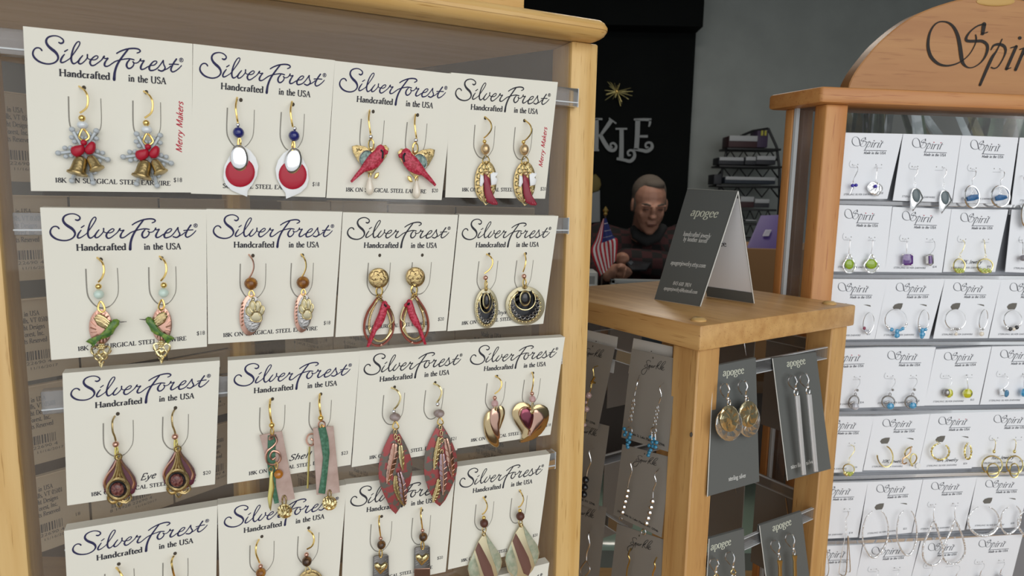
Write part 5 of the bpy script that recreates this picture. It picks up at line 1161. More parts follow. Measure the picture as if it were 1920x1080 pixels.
# clear top panel, grey back panel and ledges
uL = PS.ux(PS.at(1576, 300, 0)); zb5 = TABLE_Z + .018; zp = PS.at(1650, 262, -.006).z
MB().box(o5, dS, nS, UP, uL, WR, -.0075, -.0055, zp, lz0).build('clear_panel', clear('top_panel', (.9, .9, .9), .01, .12, .02), rack3, smooth=False)
PANEL = mat('grey_panel', '8d9096', .28, .25)
MB().box(o5, dS, nS, UP, uL, WR, -.009, -.0055, zb5, zp).build('back_panel', PANEL, rack3, smooth=False)
LEDGE = clear('ledge_acrylic', (.8, .81, .83), .35, 1.0, .1, (.62, .64, .68))
for yb in (379, 516, 641, 770, 889, 1009, 1120):
    z = PS.at(1700, yb, -.002).z; MB().box(o5, dS, nS, UP, uL, WR, -.0054, -.001, z - .0032, z + .0006, .0004, 0, 1).build('card_ledge', LEDGE, rack3)
# white cards, by row
ROWS = [
 [((1579, 248.6), (1693, 251), (1663.6, 373), (1567, 373)), ((1693.6, 251), (1802.5, 254), (1784.5, 380), (1674, 376)), ((1803, 254), (1909.5, 258), (1891.4, 382.5), (1786, 380)), ((1912, 258), (2018, 261), (2000, 388), (1896, 384))],
 [((1566, 384), (1673, 387), (1659, 510), (1555, 509)), ((1674, 388), (1784, 392), (1766, 511), (1659, 510)), ((1784.5, 392), (1890.6, 393), (1866, 510), (1768, 510)), ((1897, 393), (2003, 396), (1990, 514), (1884.5, 510))],
 [((1553, 523), (1664, 524), (1640, 636), (1545, 637)), ((1664, 524), (1772, 523), (1742, 635), (1640.6, 636)), ((1772, 523), (1877.5, 524), (1852, 634), (1749.5, 635)), ((1877.5, 524), (1984, 524), (1962, 634), (1854, 634))],
 [((1540, 655), (1647.6, 651.6), (1629.4, 764), (1524, 767)), ((1647.6, 651.6), (1754.6, 651), (1733, 761), (1629.4, 764)), ((1754.6, 655.5), (1859, 650.3), (1835.5, 758.7), (1733, 760.5)), ((1860, 650), (1965, 648), (1942, 757), (1837.5, 758.7))],
 [((1535, 781), (1639, 781), (1616.5, 884.5), (1513, 888)), ((1639, 781), (1744, 776), (1720.8, 881), (1618.5, 882)), ((1744.5, 776), (1848, 772.5), (1821.6, 878), (1721.4, 881)), ((1848, 772.5), (1953, 770), (1928, 873), (1822, 876))],
 [((1527, 906), (1627.4, 903.7), (1608, 1007.5), (1506, 1012)), ((1627.4, 903.7), (1730.3, 899.3), (1709, 998.6), (1611, 1009)), ((1731, 899.3), (1832, 894.8), (1808, 994), (1710.4, 999.5)), ((1832, 895), (1936, 892), (1910, 989), (1812, 992.7))],
 [((1518, 1025), (1617, 1021), (1597, 1125), (1498, 1130)), ((1618.5, 1021), (1725, 1014), (1700, 1115), (1597, 1122)), ((1727, 1014), (1821, 1007.5), (1797, 1108), (1700, 1115)), ((1821, 1007.5), (1918, 1001.6), (1893, 1100), (1797, 1107))]]
WHAT = [['violet beads on a silver leaf', 'slate stone pendants', 'blue bars in silver ovals', 'a white oval at the frame edge'],
 ['green teardrop stones', 'square purple stones', 'gold rings of lime crystals', 'a grey pearl at the frame edge'],
 ['a pink beaded hoop', 'aqua beaded hoops', 'plain hoops with pearl drops', 'black beaded hoops'],
 ['a clear crystal ring', 'aqua crystal rings', 'round yellow stones', 'blue side stones'],
 ['a lime crystal ring', 'gold hoops and twisted loops', 'braided gold hoops', 'double gold rings'],
 ['long silver wire loops', 'large oval silver hoops', 'large silver teardrops', 'hammered round hoops'],
 ['the ends of long silver loops', 'two silver hooks low in the frame', 'hooks beneath the large teardrops', 'thin silver hooks at the bottom edge']]
ORD = ['top', 'second', 'third', 'fourth', 'fifth', 'sixth', 'lowest']
HOOPCARD = {(2, 0), (2, 1), (2, 2), (2, 3), (4, 1), (4, 2), (5, 1), (5, 3)}
REDOT = {(0, 1), (1, 0), (1, 1), (3, 0), (4, 2)}
nt = sans('STERLING SILVER EARWIRE'); usa = serif('Made in the USA', 16, 10, n=2)
GDOT = mat('grey_dot', '6a5a60', .8); RDOT = mat('red_dot', 'c0485a', .8); FLAP = mat('cut_opening', '6f6c66', .9); FAINT = mat('faint_cut', 'b3b6bb', .9)
C3 = {}
for i, row in enumerate(ROWS):
    for j, q in enumerate(row):
        c = Card(PS, q, 'white card with %s, %s row of cedar rack' % (WHAT[i][j], ORD[i]), group='white cards on the cedar rack', o0=-.001, o1=.001, m=WHITEC, lip=.0025, th=.0004); C3[i, j] = c
        c.shape('logo', SPIR, GREYINK, .00015)
        b = MB()
        for dpts in SPDOT: lay(b, (dpts, [tuple(range(8))]), c.f(.0002))
        b.build('logo_dot', RDOT if (i, j) in REDOT else GDOT, c.o, smooth=False)
        b = MB(); lay(b, ribbon([(.395, .262, .008), (.79, .262, .008)]), c.f(.00015)); textline(b, usa, c.f(.00015), .40, .315, .78, .315, .038, .15); b.build('tagline', GREYINK, c.o, smooth=False)
        c.text('metal_note', [(nt, .14, .945, .70, .945, .030, .15)], GREYINK)
        if (i, j) not in ((0, 3), (2, 2)): c.text('price', [(sans('$%d' % (18 + 4 * ((i * 3 + j) % 5))), .82, .925, .89, .925, .032, 0)], GREYINK)
        b = MB()
        if (i, j) in HOOPCARD:
            lay(b, ([(.23, .51), (.195, .465), (.22, .42), (.28, .40), (.36, .40), (.36, .46), (.34, .51)], [tuple(range(7))]), c.f(.00013)); lay(b, ([(.66, .42), (.73, .42), (.79, .43), (.80, .455), (.74, .44)], [tuple(range(5))]), c.f(.00013)); b.build('tab_opening', FLAP, c.o, smooth=False)
        else:
            for x, y in ((.235, .48), (.33, .475), (.65, .475), (.75, .475)): lay(b, disc2(x, y, .008, 6), c.f(.00013))
            b.build('punched_hole', FLAP, c.o, smooth=False)
            b = MB(); lay(b, ribbon([(.195, .42, .006), (.178, .455, .008), (.18, .49, .008), (.205, .52, .006), (.34, .525, .005)]), c.f(.00011)); lay(b, ribbon([(.63, .525, .005), (.77, .525, .005)]), c.f(.00011)); b.build('tab_cut', FAINT, c.o, smooth=False)
# round white sticker on the fifth row
p = PS.at(1721.5, 873, .002); tg_ = MB().lathe(p, p + nS * .0004, [(0, .0026), (1, .0026)], 16).build('sticker', mat('sticker_white', 'f0f2f2', .4), C3[4, 1].o)
for (i, j) in ((4, 2), (4, 1), (4, 3), (1, 2)): C3[i, j].text('karat_script', [(serif('10K Jewelry', 12, 12, True), .30, .865, .70, .865, .06, .3)], INK)

GS = 'earrings on the white cards'
YGEM = mat('yellow_crystal', 'd8d820', .08, coat=1, spec=.8, trans=.18); LIME = mat('lime_crystal', 'b9c63a', .08, coat=1, spec=.8, trans=.18); AGEM = mat('aqua_gem', '3fa6d8', .08, coat=1, spec=.8, trans=.18); PURP = mat('purple_gem', '5a1c86', .08, coat=1, spec=.8, trans=.18)
GRN = mat('green_stone', '8fae1c', .12, coat=.8); VIO = mat('violet_bead', '3a2fae', .2, coat=.6); SLATE = mat('slate_stone', '5c6b70', .3, coat=.3); DENIM = mottled('blue_stone', '2f6a9e', '24588a', 500, .3); CGEM = mat('clear_gem', 'c9ccd6', .06, coat=1, spec=.9, trans=.18); YGOLD = mat('yellow_gold', (.86, .74, .34), .2, 1)
HSILV = mat('facet_silver', (.92, .93, .94), .25, .7, bump=('v', 420, 1.0))
S_ = {'A': (1560, 240, 6.75), 'B': (1740, 240, 6.75), 'C': (1540, 220, 3.6), 'D': (1740, 380, 6.75), 'E': (1550, 520, 7.716), 'G': (1730, 520, 7.716), 'H': (1560, 650, 7.716), 'I': (1740, 650, 7.716), 'J': (1550, 770, 7.716), 'K': (1730, 770, 7.716), 'L': (1540, 890, 5.684), 'M': (1730, 890, 5.684)}
def sear(label, k, anchor): e = Ear(label, S_[k], anchor, PS, base=.0028, group=GS); e.h0 = .3; return e
def sh_(e, P, m=SILVER, r=None):
    r = r or 1.0 * e.crop[2]; n = len(P)
    e.hook([(P[0][0], P[0][1], -1)] + [(x, y, 2.2 * math.sin(math.pi * (i + 1) / n) + .6) for i, (x, y) in enumerate(P[1:])], r * .62, m)
def gem(e, x, y, rx, ry, m, o=2, name='gem'): e.ball(name, x, y, rx, m, o, ry=ry, rz=min(rx, ry) * .6, nu=9, nv=6, flat=True)
def scurve(x, y, w, h): return [(x, y), (x + w, y + h * .12), (x + w * 1.05, y + h * .38), (x + w * .3, y + h * .7), (x - w * .1, y + h)]
e = sear('left violet bead earring seen edge on, top row of white cards', 'A', (280, 470)); sh_(e, [(280, 470), (320, 490), (322, 545), (275, 640), (265, 690)]); e.ball('violet_bead', 260, 728, 23, VIO, 2); e.ball('violet_bead', 303, 724, 22, VIO, 2); e.plate('leaf_edge', [(240, 700), (256, 695), (270, 760), (225, 850), (218, 840), (250, 765)], SILVER, 1, .5, 2)
e = sear('right violet bead earring on a round silver leaf, top row', 'A', (572, 475)); sh_(e, [(572, 475), (568, 540), (556, 640), (548, 690)]); e.dome('silver_leaf', smo([(540, 675), (490, 690), (445, 740), (455, 790), (490, 830), (540, 850), (580, 860), (610, 820), (640, 780), (630, 730), (590, 700)], 2), HSILV, .8, .4, .7); e.ball('violet_bead', 549, 738, 23, VIO, 2.6)
for lb, k, dx, dy in (('left slate stone earring in a silver kite frame, top row', 'A', 0, 0), ('right slate stone earring in a silver kite frame, top row', 'B', -850, 28)):
    ax, ay = (1060, 485) if k == 'A' else (210, 500); e = sear(lb, k, (ax, ay)); sh_(e, [(ax, ay), (ax + 22, ay + 30), (ax + 15, ay + 90), (ax - 12, ay + 130), (ax - 12, ay + 200)]); chain(e, ax - 12, ay + 190, ax - 12, ay + 270, 3, SILVER, 14)
    T = lambda P: [(x + dx, y + dy) for x, y in P]
    e.dome('kite_frame', T([(1020, 765), (1060, 758), (1105, 785), (1156, 885), (1110, 950), (1060, 1000), (1018, 1058), (990, 1010), (985, 930), (990, 850)]), SILVER, .6, .5, .9); e.dome('slate_stone', T(ell(1062, 856, 50, 86, 18, -4)), SLATE, 1.5, .4, .8)
for lb, ax, ay, cx, cy, rx, ry in (('left blue bar earring inside a silver oval, top row', 570, 515, 555, 870, 92, 136), ('right blue bar earring inside a silver oval, top row', 930, 530, 915, 865, 116, 132)):
    e = sear(lb, 'B', (ax, ay)); sh_(e, [(ax, ay), (ax + 35, ay + 30), (ax + 30, ay + 90), (ax - 10, ay + 140), (ax - 5, ay + 200)]); e.ring('oval_ring', cx, cy, rx, ry, 11, SILVER, 1.6, -5, 26); chain(e, cx + 5, cy - 130, cx + 3, cy - 30, 4, SILVER, 12)
    e.plate('blue_bar', [(cx - 72, cy - 8 + 14), (cx - 20, cy - 22), (cx + 66, cy - 30 + (20 if ax > 800 else 0)), (cx + 80, cy + 22), (cx + 20, cy + 46), (cx - 62, cy + 56)], DENIM, 1.6, 1.2, 8)
e = sear('white oval earring at the right edge of the frame, top rows', 'B', (1190, 600)); sh_(e, [(1190, 600), (1215, 640), (1225, 760), (1230, 860)]); e.ring('oval_ring', 1248, 1100, 62, 150, 14, SILVER, 1.6); e.dome('white_oval', ell(1250, 1110, 50, 130, 20), WHITE, 1, .4, .8)
for lb, ax, cx, cy, r in (('left green teardrop earring, first card of the second row', 185, 188, 990, 30), ('right green teardrop earring, first card of the second row', 340, 337, 988, 38)):
    e = sear(lb, 'C', (ax, 815)); sh_(e, [(ax, 815), (ax + 8, 830), (ax + 4, 880), (cx - 2, 920)], r=3.4); e.tube('drop_frame', [(cx, 922), (cx + 24, 962), (cx + r + 12, 1000), (cx + 26, 1038), (cx, 1048), (cx - 26, 1038), (cx - r - 12, 1000), (cx - 24, 962)], 6, HSILV, 1.4, closed=True); e.dome('green_stone', ell(cx, cy + 2, r, 34, 18), GRN, 1, .4, 1.2)
e = sear('left square purple stone earring facing front, second row', 'C', (573, 818)); sh_(e, [(573, 818), (577, 850), (576, 920)], r=3.4)
e.plate('purple_stone', [(548, 935), (562, 924), (596, 924), (612, 935), (612, 985), (598, 998), (560, 998), (546, 985)], PURP, 1, 1.4, 11); e.balls('prong', [(549, 926), (610, 926), (549, 996), (610, 996)], 7, SILVER, 2)
e = sear('right square purple stone earring seen from its side, second row', 'C', (740, 826)); sh_(e, [(740, 826), (762, 838), (764, 880), (736, 920)], r=3.4); e.plate('silver_setting', [(700, 935), (730, 922), (752, 930), (754, 985), (735, 1002), (702, 990)], DKSILVER, .8, .9, 5); e.plate('purple_stone', [(722, 935), (742, 932), (746, 985), (724, 990)], PURP, 1.9, .8, 4)
for lb, ax, cx, cy, rx in (('left gold ring earring with lime crystals, second row', 445, 395, 800, 72), ('right gold ring earring with lime crystals, second row', 712, 722, 800, 98)):
    e = sear(lb, 'D', (ax, 475)); sh_(e, [(ax, 475), (ax + (22 if ax < 500 else 4), 520), (ax + (0 if ax < 500 else 8), 590), (ax + (-28 if ax < 500 else 15), 640)], YGOLD); chain(e, cx + (15 if ax < 500 else 8), 640, cx + 5, 720, 2, YGOLD, 18); e.ring('gold_ring', cx, cy, rx, 88, 9, YGOLD, 1.4, 0, 26)
    for k in range(6): gem(e, cx - rx * .55 + k * rx * .24, cy + 48 + 22 * (k % 2), 22, 20, LIME, 2.2, 'lime_crystal')
e = sear('grey pearl earring at the right edge, second row', 'D', (1160, 470)); sh_(e, [(1160, 470), (1195, 500), (1200, 580), (1200, 650)]); e.ball('pearl', 1205, 700, 40, mat('grey_pearl', '8e8a90', .25, coat=.6), 2)
# beaded hoops of the third row
def hoop(lb, k, anchor, cx, cy, rx, ry, m=SILVER, r=6, rot=0, beads=(), big=None, closed=True, seg=(0, 360)):
    e = sear(lb, k, anchor); P = ell(cx, cy, rx, ry, 28, rot, *seg)
    MB().tube(e.pts(P, 1.4), r * e.s, 6, seg == (0, 360)).build('hoop', m, e.o)
    for (x, y, rr, mm) in beads: gem(e, x, y, rr, rr, mm, 1.8, 'bead')
    return e
hoop('narrow pink beaded hoop earring, third row beside the tower top', 'E', (600, 470), 608, 660, 78, 150, rot=8, beads=[(545, 735, 24, mat('ruby_bead', '8e3050', .15, coat=.6)), (560, 775, 26, CGEM), (595, 785, 28, CGEM), (580, 800, 22, SILVER), (618, 770, 18, SILVER)])
hoop('left aqua beaded hoop earring, third row', 'E', (985, 465), 1003, 625, 160, 165, beads=[(865, 695, 18, SILVER), (885, 712, 18, SILVER), (905, 745, 20, SILVER), (940, 756, 30, AGEM), (970, 770, 22, CGEM), (1018, 780, 36, AGEM), (1018, 840, 42, AGEM), (1070, 762, 22, AGEM), (1100, 742, 28, AGEM), (1130, 712, 18, SILVER), (1152, 675, 20, SILVER)])
hoop('right aqua beaded hoop earring turned sideways, third row', 'E', (1440, 470), 1402, 640, 75, 170, rot=8, beads=[(1342, 700, 20, SILVER), (1350, 735, 22, SILVER), (1385, 765, 34, AGEM), (1382, 825, 44, AGEM), (1378, 860, 30, AGEM), (1432, 755, 26, AGEM), (1450, 715, 18, SILVER)])
hoop('left plain hoop earring with a pearl drop, third row', 'G', (445, 430), 475, 610, 150, 145, beads=[(410, 755, 14, SILVER), (440, 748, 16, SILVER), (470, 742, 18, DKSILVER), (500, 750, 20, DKSILVER), (530, 745, 16, SILVER), (556, 742, 12, SILVER), (486, 780, 14, SILVER), (486, 820, 24, PEARL)])
hoop('right plain hoop earring seen edge on, with pearl drop, third row', 'G', (900, 460), 880, 610, 58, 145, rot=10, beads=[(840, 745, 18, SILVER), (870, 750, 18, DKSILVER), (855, 780, 14, SILVER), (855, 818, 34, PEARL)])
hoop('black beaded hoop earring at the right of the third row', 'G', (1300, 430), 1305, 610, 132, 130, beads=[(1212, 715, 20, SILVER), (1232, 738, 16, SILVER), (1268, 748, 30, BLACK), (1320, 750, 26, PEARL), (1360, 725, 32, BLACK), (1400, 690, 20, SILVER)])
# crystal rings of the fourth row
for lb, ax, ay, cx, cy, rx, ry, gx, gy, g in (('clear crystal ring earring, fourth row beside the tower leg', 350, 440, 315, 800, 72, 92, 340, 868, CGEM), ('left aqua crystal ring earring, fourth row', 860, 435, 815, 800, 95, 85, 845, 862, AGEM), ('right aqua crystal ring earring, fourth row', 1175, 432, 1145, 800, 88, 88, 1170, 852, AGEM)):
    e = sear(lb, 'H', (ax, ay)); sh_(e, [(ax, ay), (ax + 45, ay + 35), (ax + 50, ay + 90), (ax + 5, ay + 160), (ax - 25, ay + 205)]); e.ball('coil_bead', ax + 18, ay + 190, 18, DKSILVER, 1.5); e.ring('loop', cx + 25, 695, 14, 28, 6, DKSILVER, 1.5)
    e.ring('silver_ring', cx, cy, rx, ry, 11, DKSILVER, 1.3, 20, 24); gem(e, gx, gy, 56, 50, g, 2.2, 'crystal')
    for q in range(3): gem(e, gx - 70 + 22 * q, gy - 50 - 8 * q, 20, 20, DKSILVER, 1.6, 'setting')
e = sear('left round yellow stone earring seen from its side, fourth row', 'I', (270, 415)); sh_(e, [(270, 415), (325, 445), (345, 500), (325, 560), (282, 598)]); e.ball('setting', 265, 665, 45, DKSILVER, 1.4, ry=58); gem(e, 308, 675, 55, 68, YGEM, 2, 'yellow_stone')
e = sear('right round yellow stone earring facing front, fourth row', 'I', (580, 408)); sh_(e, [(580, 408), (570, 450), (573, 520), (580, 610)]); gem(e, 572, 675, 76, 72, YGEM, 2, 'yellow_stone')
e.ball('setting', 572, 670, 60, DKSILVER, .8)
e = sear('left blue side stone earring, right card of the fourth row', 'I', (1090, 410)); sh_(e, [(1090, 410), (1150, 440), (1165, 500), (1145, 560), (1095, 600)]); e.plate('square_setting', [(1030, 625), (1070, 600), (1110, 640), (1100, 705), (1040, 700)], SILVER, .8, 1.2, 8); gem(e, 1135, 678, 36, 56, mat('steel_blue_gem', '3a7ea6', .08, coat=1), 2, 'blue_stone')
e = sear('right blue stone earring cut by the right edge, fourth row', 'I', (1380, 400)); sh_(e, [(1380, 400), (1390, 480), (1392, 590)]); gem(e, 1392, 665, 55, 66, AGEM, 2, 'blue_stone')
# fifth row
e = sear('lime crystal ring earring in gold, fifth row', 'J', (350, 495)); sh_(e, [(350, 495), (395, 520), (402, 580), (355, 650), (325, 690)], YGOLD); chain(e, 325, 690, 320, 770, 3, YGOLD, 18); e.ring('gold_ring', 320, 845, 82, 70, 9, YGOLD, 1.4, 20, 22)
for k in range(5): gem(e, 265 + k * 24, 905 + 20 * (k % 2), 28, 26, LIME if k > 1 else YGOLD, 2.2, 'lime_crystal')
hoop('left open gold hoop earring, fifth row', 'J', (770, 460), 845, 660, 112, 155, YGOLD, 10, -12, seg=(-60, 195))
e = sear('right twisted triple loop gold earring, fifth row', 'J', (1235, 495)); e.tube('twisted_loop', [(1235, 520), (1170, 550), (1130, 610), (1150, 670), (1190, 700), (1215, 750), (1255, 770), (1300, 700), (1290, 640), (1240, 630), (1215, 690), (1225, 790), (1250, 795)], 10, YGOLD, 1.6); e.tube('twisted_loop', [(1215, 520), (1215, 580), (1180, 640), (1110, 690), (1095, 745), (1120, 770), (1160, 750)], 10, mat('rose_gold', (.76, .50, .28), .22, 1), 2.0)
def braided(lb, ax, ay, cx, cy, rx, ry):
    e = sear(lb, 'K', (ax, ay)); sh_(e, [(ax, ay), (cx - 20, cy - ry - 10), (cx, cy - ry)], YGOLD)
    for sg in (0, 1): MB().tube(e.pts([(cx + (rx + 7 * math.cos(7 * a + math.pi * sg)) * math.cos(a), cy + (ry + 7 * math.cos(7 * a + math.pi * sg)) * math.sin(a), 1.4 + .5 * math.sin(7 * a + math.pi * sg)) for a in [R(x) for x in range(-50, 260, 5)]]), 8 * e.s, 6).build('braid_strand', YGOLD, e.o)
    return e
braided('left braided gold hoop earring, fifth row', 200, 430, 255, 592, 128, 118)
braided('right braided gold hoop earring turned edge on, fifth row', 668, 465, 655, 592, 48, 110)
for lb, ax, cx, rx, cx2, r2 in (('left double gold ring earring, fifth row', 1035, 1005, 146, 1020, 88), ('right double gold ring earring at the frame edge, fifth row', 1330, 1330, 118, 1326, 66)):
    e = sear(lb, 'K', (ax, 415)); sh_(e, [(ax, 415), (ax + 18, 450), (ax + 15, 520), (ax - 5, 600)], YGOLD); e.ball('coil_bead', ax - 3, 590, 20, YGOLD, 1.6, ry=28); e.ring('large_ring', cx, 785, rx, 130, 10, YGOLD, 1.2, 0, 30); e.ring('small_ring', cx2, 866, r2, 102, 10, YGOLD, 2.0, 0, 24)
# sixth row
e = sear('long silver wire loop earring hanging from a chain, sixth row', 'L', (260, 360)); sh_(e, [(260, 360), (284, 390), (286, 425), (262, 465)], r=5); chain(e, 262, 470, 266, 635, 6, SILVER, 12); e.tube('wire_loop', [(262, 630), (235, 740), (190, 1010), (200, 1060), (232, 1075), (262, 1050), (275, 900), (285, 650), (296, 800), (308, 1010), (290, 1040), (268, 1030)], 5.5, SILVER, 1.6)
e = sear('long silver wire loop earring half hidden by the tower leg', 'L', (60, 640)); sh_(e, [(60, 640), (58, 700), (55, 800)], r=5); e.tube('wire_loop', [(55, 800), (38, 1000), (42, 1075), (66, 1070), (80, 1000), (66, 860)], 5, SILVER, 1.6, closed=True)
def bighoop(lb, k, anchor, P, m=HSILV, w=9):
    e = sear(lb, k, anchor); e.tube('hoop', P, [6, 7, 8, w, w + 3, w + 3, w, 8, 7, 6], m, 2.0, sm=5, n=8); return e
bighoop('left large oval silver hoop earring, sixth row', 'L', (540, 360), [(545, 390), (490, 440), (452, 530), (438, 640), (450, 740), (490, 830), (540, 878), (590, 870), (650, 800), (700, 700), (712, 600), (700, 490), (670, 420), (635, 385)])
bighoop('right large oval silver hoop earring, sixth row', 'L', (890, 360), [(880, 388), (840, 420), (815, 500), (803, 600), (812, 700), (840, 780), (880, 840), (920, 855), (960, 830), (1000, 740), (1018, 640), (1010, 520), (985, 430), (955, 385)])
for lb, ax, ay, P in (('left large silver teardrop earring, sixth row', 112, 318, [(120, 500), (70, 600), (10, 740), (0, 850), (30, 930), (100, 965), (170, 935), (212, 860), (212, 780), (180, 660)]), ('right large silver teardrop earring, sixth row', 338, 305, [(338, 490), (300, 600), (240, 720), (210, 820), (225, 900), (280, 940), (350, 945), (420, 890), (452, 800), (430, 680), (385, 560)])):
    e = sear(lb, 'M', (ax, ay)); sh_(e, [(ax, ay), (ax + 10, ay + 40), (ax + 2, ay + 100), (ax + 6, ay + 150)], r=6); e.ball('coil_bead', ax + 6, ay + 165, 12, SILVER, 2); e.tube('teardrop', P, 10, HSILV, 2.2, closed=True, n=8)
bighoop('left hammered round hoop earring, sixth row', 'M', (580, 320), [(592, 345), (530, 390), (488, 460), (490, 540), (530, 600), (590, 640), (660, 648), (740, 620), (795, 560), (815, 490), (800, 430), (760, 375), (705, 342)], w=14)
bighoop('right hammered round hoop earring turned sideways, sixth row', 'M', (905, 330), [(915, 345), (860, 390), (835, 460), (835, 540), (860, 600), (910, 630), (970, 600), (1025, 540), (1045, 460), (1040, 390), (1000, 335)])
bighoop('silver hoop earring cut by the right edge, sixth row', 'M', (1080, 390), [(1085, 395), (1040, 420), (1015, 490), (1025, 560), (1070, 625), (1130, 650), (1180, 600), (1190, 500), (1160, 420)])
for lb, k, ax, ay in (('left thin silver hook earring, second card of the lowest row', 'L', 570, 1005), ('right thin silver hook earring, second card of the lowest row', 'L', 785, 995), ('left thin silver hook earring under the teardrops, lowest row', 'M', 65, 972), ('right thin silver hook earring under the teardrops, lowest row', 'M', 355, 962), ('left thin silver hook earring, fourth card of the lowest row', 'M', 615, 932), ('right thin silver hook earring, fourth card of the lowest row', 'M', 830, 915)):
    e = sear(lb, k, (ax, ay)); sh_(e, scurve(ax, ay, 36, 130), r=5); e.ball('coil_bead', ax, ay + 140, 12, SILVER, 1.6); gem(e, ax, ay + 190, 36, 40, CGEM, 1.8, 'crystal')
# ------------------------------------------------------------------ the shop behind: sign letters, counter, man, flag, rack of spools
def px3(crop, y): 
    x0, y0, sc = crop; return lambda a, b, dy=0.0: aty(x0 + a / sc, y0 + b / sc, y + dy)
LT_ = px3((1100, 130, 5.686), 4.097)
GREYL = mat('grey_letter_paint', '8b9091', .7)
LETTERS = {'K': [[(102, 530, 48), (104, 700, 48), (100, 862, 48)], [(70, 530, 20), (168, 530, 20)], [(70, 862, 20), (132, 862, 20)], [(262, 545, 46), (210, 620, 40), (150, 700, 28)], [(238, 520, 14), (315, 578, 16)], [(140, 690, 40), (195, 790, 46), (245, 855, 42), (295, 860, 34), (315, 820, 26), (290, 788, 24), (258, 795, 22), (258, 825, 20), (278, 830, 16)]],
 'L': [[(372, 640, 44), (372, 800, 46), (368, 955, 50)], [(308, 634, 20), (432, 634, 20)], [(320, 952, 28), (400, 966, 32), (465, 978, 38), (508, 935, 36), (505, 880, 28), (470, 862, 24), (440, 880, 22), (445, 915, 20), (470, 912, 16)]],
 'E': [[(545, 540, 52), (540, 700, 50), (530, 855, 50)], [(503, 535, 20), (600, 535, 28), (690, 538, 30)], [(678, 540, 26), (672, 585, 22), (662, 612, 14)], [(555, 715, 24), (652, 715, 28)], [(500, 852, 24), (580, 862, 34), (645, 872, 38), (695, 835, 36), (690, 790, 28), (655, 780, 24), (628, 800, 22), (635, 832, 20), (660, 828, 16)]]}
for ch, st in LETTERS.items():
    b = MB()
    for s in st:
        q = spl(s, 4); vs, fs = ribbon(q); n = len(q)
        P = [vs[2 * i] for i in range(n)] + [vs[2 * i + 1] for i in range(n - 1, -1, -1)]
        F_ = [LT_(x, y, -.016) for x, y in P]; Bk = [LT_(x, y) for x, y in P]
        m2 = 2 * n; b.add(F_ + Bk, [(i, i + 1, m2 - 2 - i, m2 - 1 - i) for i in range(n - 1)] + [(m2 + i, m2 + i + 1, 2 * m2 - 2 - i, 2 * m2 - 1 - i) for i in range(n - 1)] + [(i, (i + 1) % m2, m2 + (i + 1) % m2, m2 + i) for i in range(m2)])
    tag(b.build('wall_letter', GREYL, smooth=False), {'K': 'grey curly letter K on the black wall, partly behind the oak post', 'L': 'grey curly letter L on the black wall, set lower than its neighbours', 'E': 'grey curly letter E on the black wall, last of the sign'}[ch], 'letter', 'shop sign letters')
st_ = thing('starburst_ornament', 'dull gold starburst ornament on the black wall above the letters', 'ornament', LT_(322, 238, -.02)); rr = random.Random(11)
SB = mat('dull_gold', (.55, .48, .2), .4, .7)
b = MB(); cst = LT_(322, 238, -.03)
for k in range(34):
    a = rr.uniform(0, 6.283); l = rr.uniform(60, 170); p = LT_(322 + l * math.cos(a), 238 + l * math.sin(a), -.03 + rr.uniform(-.05, .02))
    b.tube([cst, p], [.0035, .0012], 4)
b.build('spike', SB, st_); MB().ball(cst, V((.012, 0, 0)), V((0, .012, 0)), V((0, 0, .012))).build('hub', GOLD, st_)
# counter
cz = 1.10
ct = thing('shop_counter', 'dark shop counter with pale green glass top, behind the oak tower', 'counter', (.35, 2.0, 0))
MB().box((0, 0, 0), (1, 0, 0), (0, 1, 0), UP, -.55, 1.6, 1.45, 2.35, cz - .03, cz, .003).build('counter_top', mat('counter_wood', '6b5138', .4), ct)
MB().box((0, 0, 0), (1, 0, 0), (0, 1, 0), UP, -.55, 1.6, 1.50, 2.32, 0, cz - .03).build('counter_body', mat('counter_dark', '3a2e26', .6), ct)
for k in range(7):
    x0 = -.50 + k * .30
    MB().box((0, 0, 0), (1, 0, 0), (0, 1, 0), UP, x0, x0 + .045, 1.485, 1.50, 0, cz - .03, .002).build('counter_stile', mat('beige_paint', 'a3987c', .6), ct)
    for j in range(4): MB().box((0, 0, 0), (1, 0, 0), (0, 1, 0), UP, x0 + .047, x0 + .298, 1.487, 1.50, .12 + j * .235, .12 + j * .235 + .006).build('pane_rail', mat('grey_rail', '8d908c', .5), ct)
gc = thing('glass_case', 'low display case with pale green glass top, between the tower and counter', 'display case', (.2, 1.2, 0))
MB().box((0, 0, 0), (1, 0, 0), (0, 1, 0), UP, -.10, .75, 1.12, 1.44, .86, .872, .001).build('glass_top', mat('green_glass', '9cb3a2', .08, coat=.5), gc)
MB().box((0, 0, 0), (1, 0, 0), (0, 1, 0), UP, -.09, .74, 1.13, 1.43, 0, .86, .003).build('case_body', mat('case_paint', '6f7268', .6), gc)
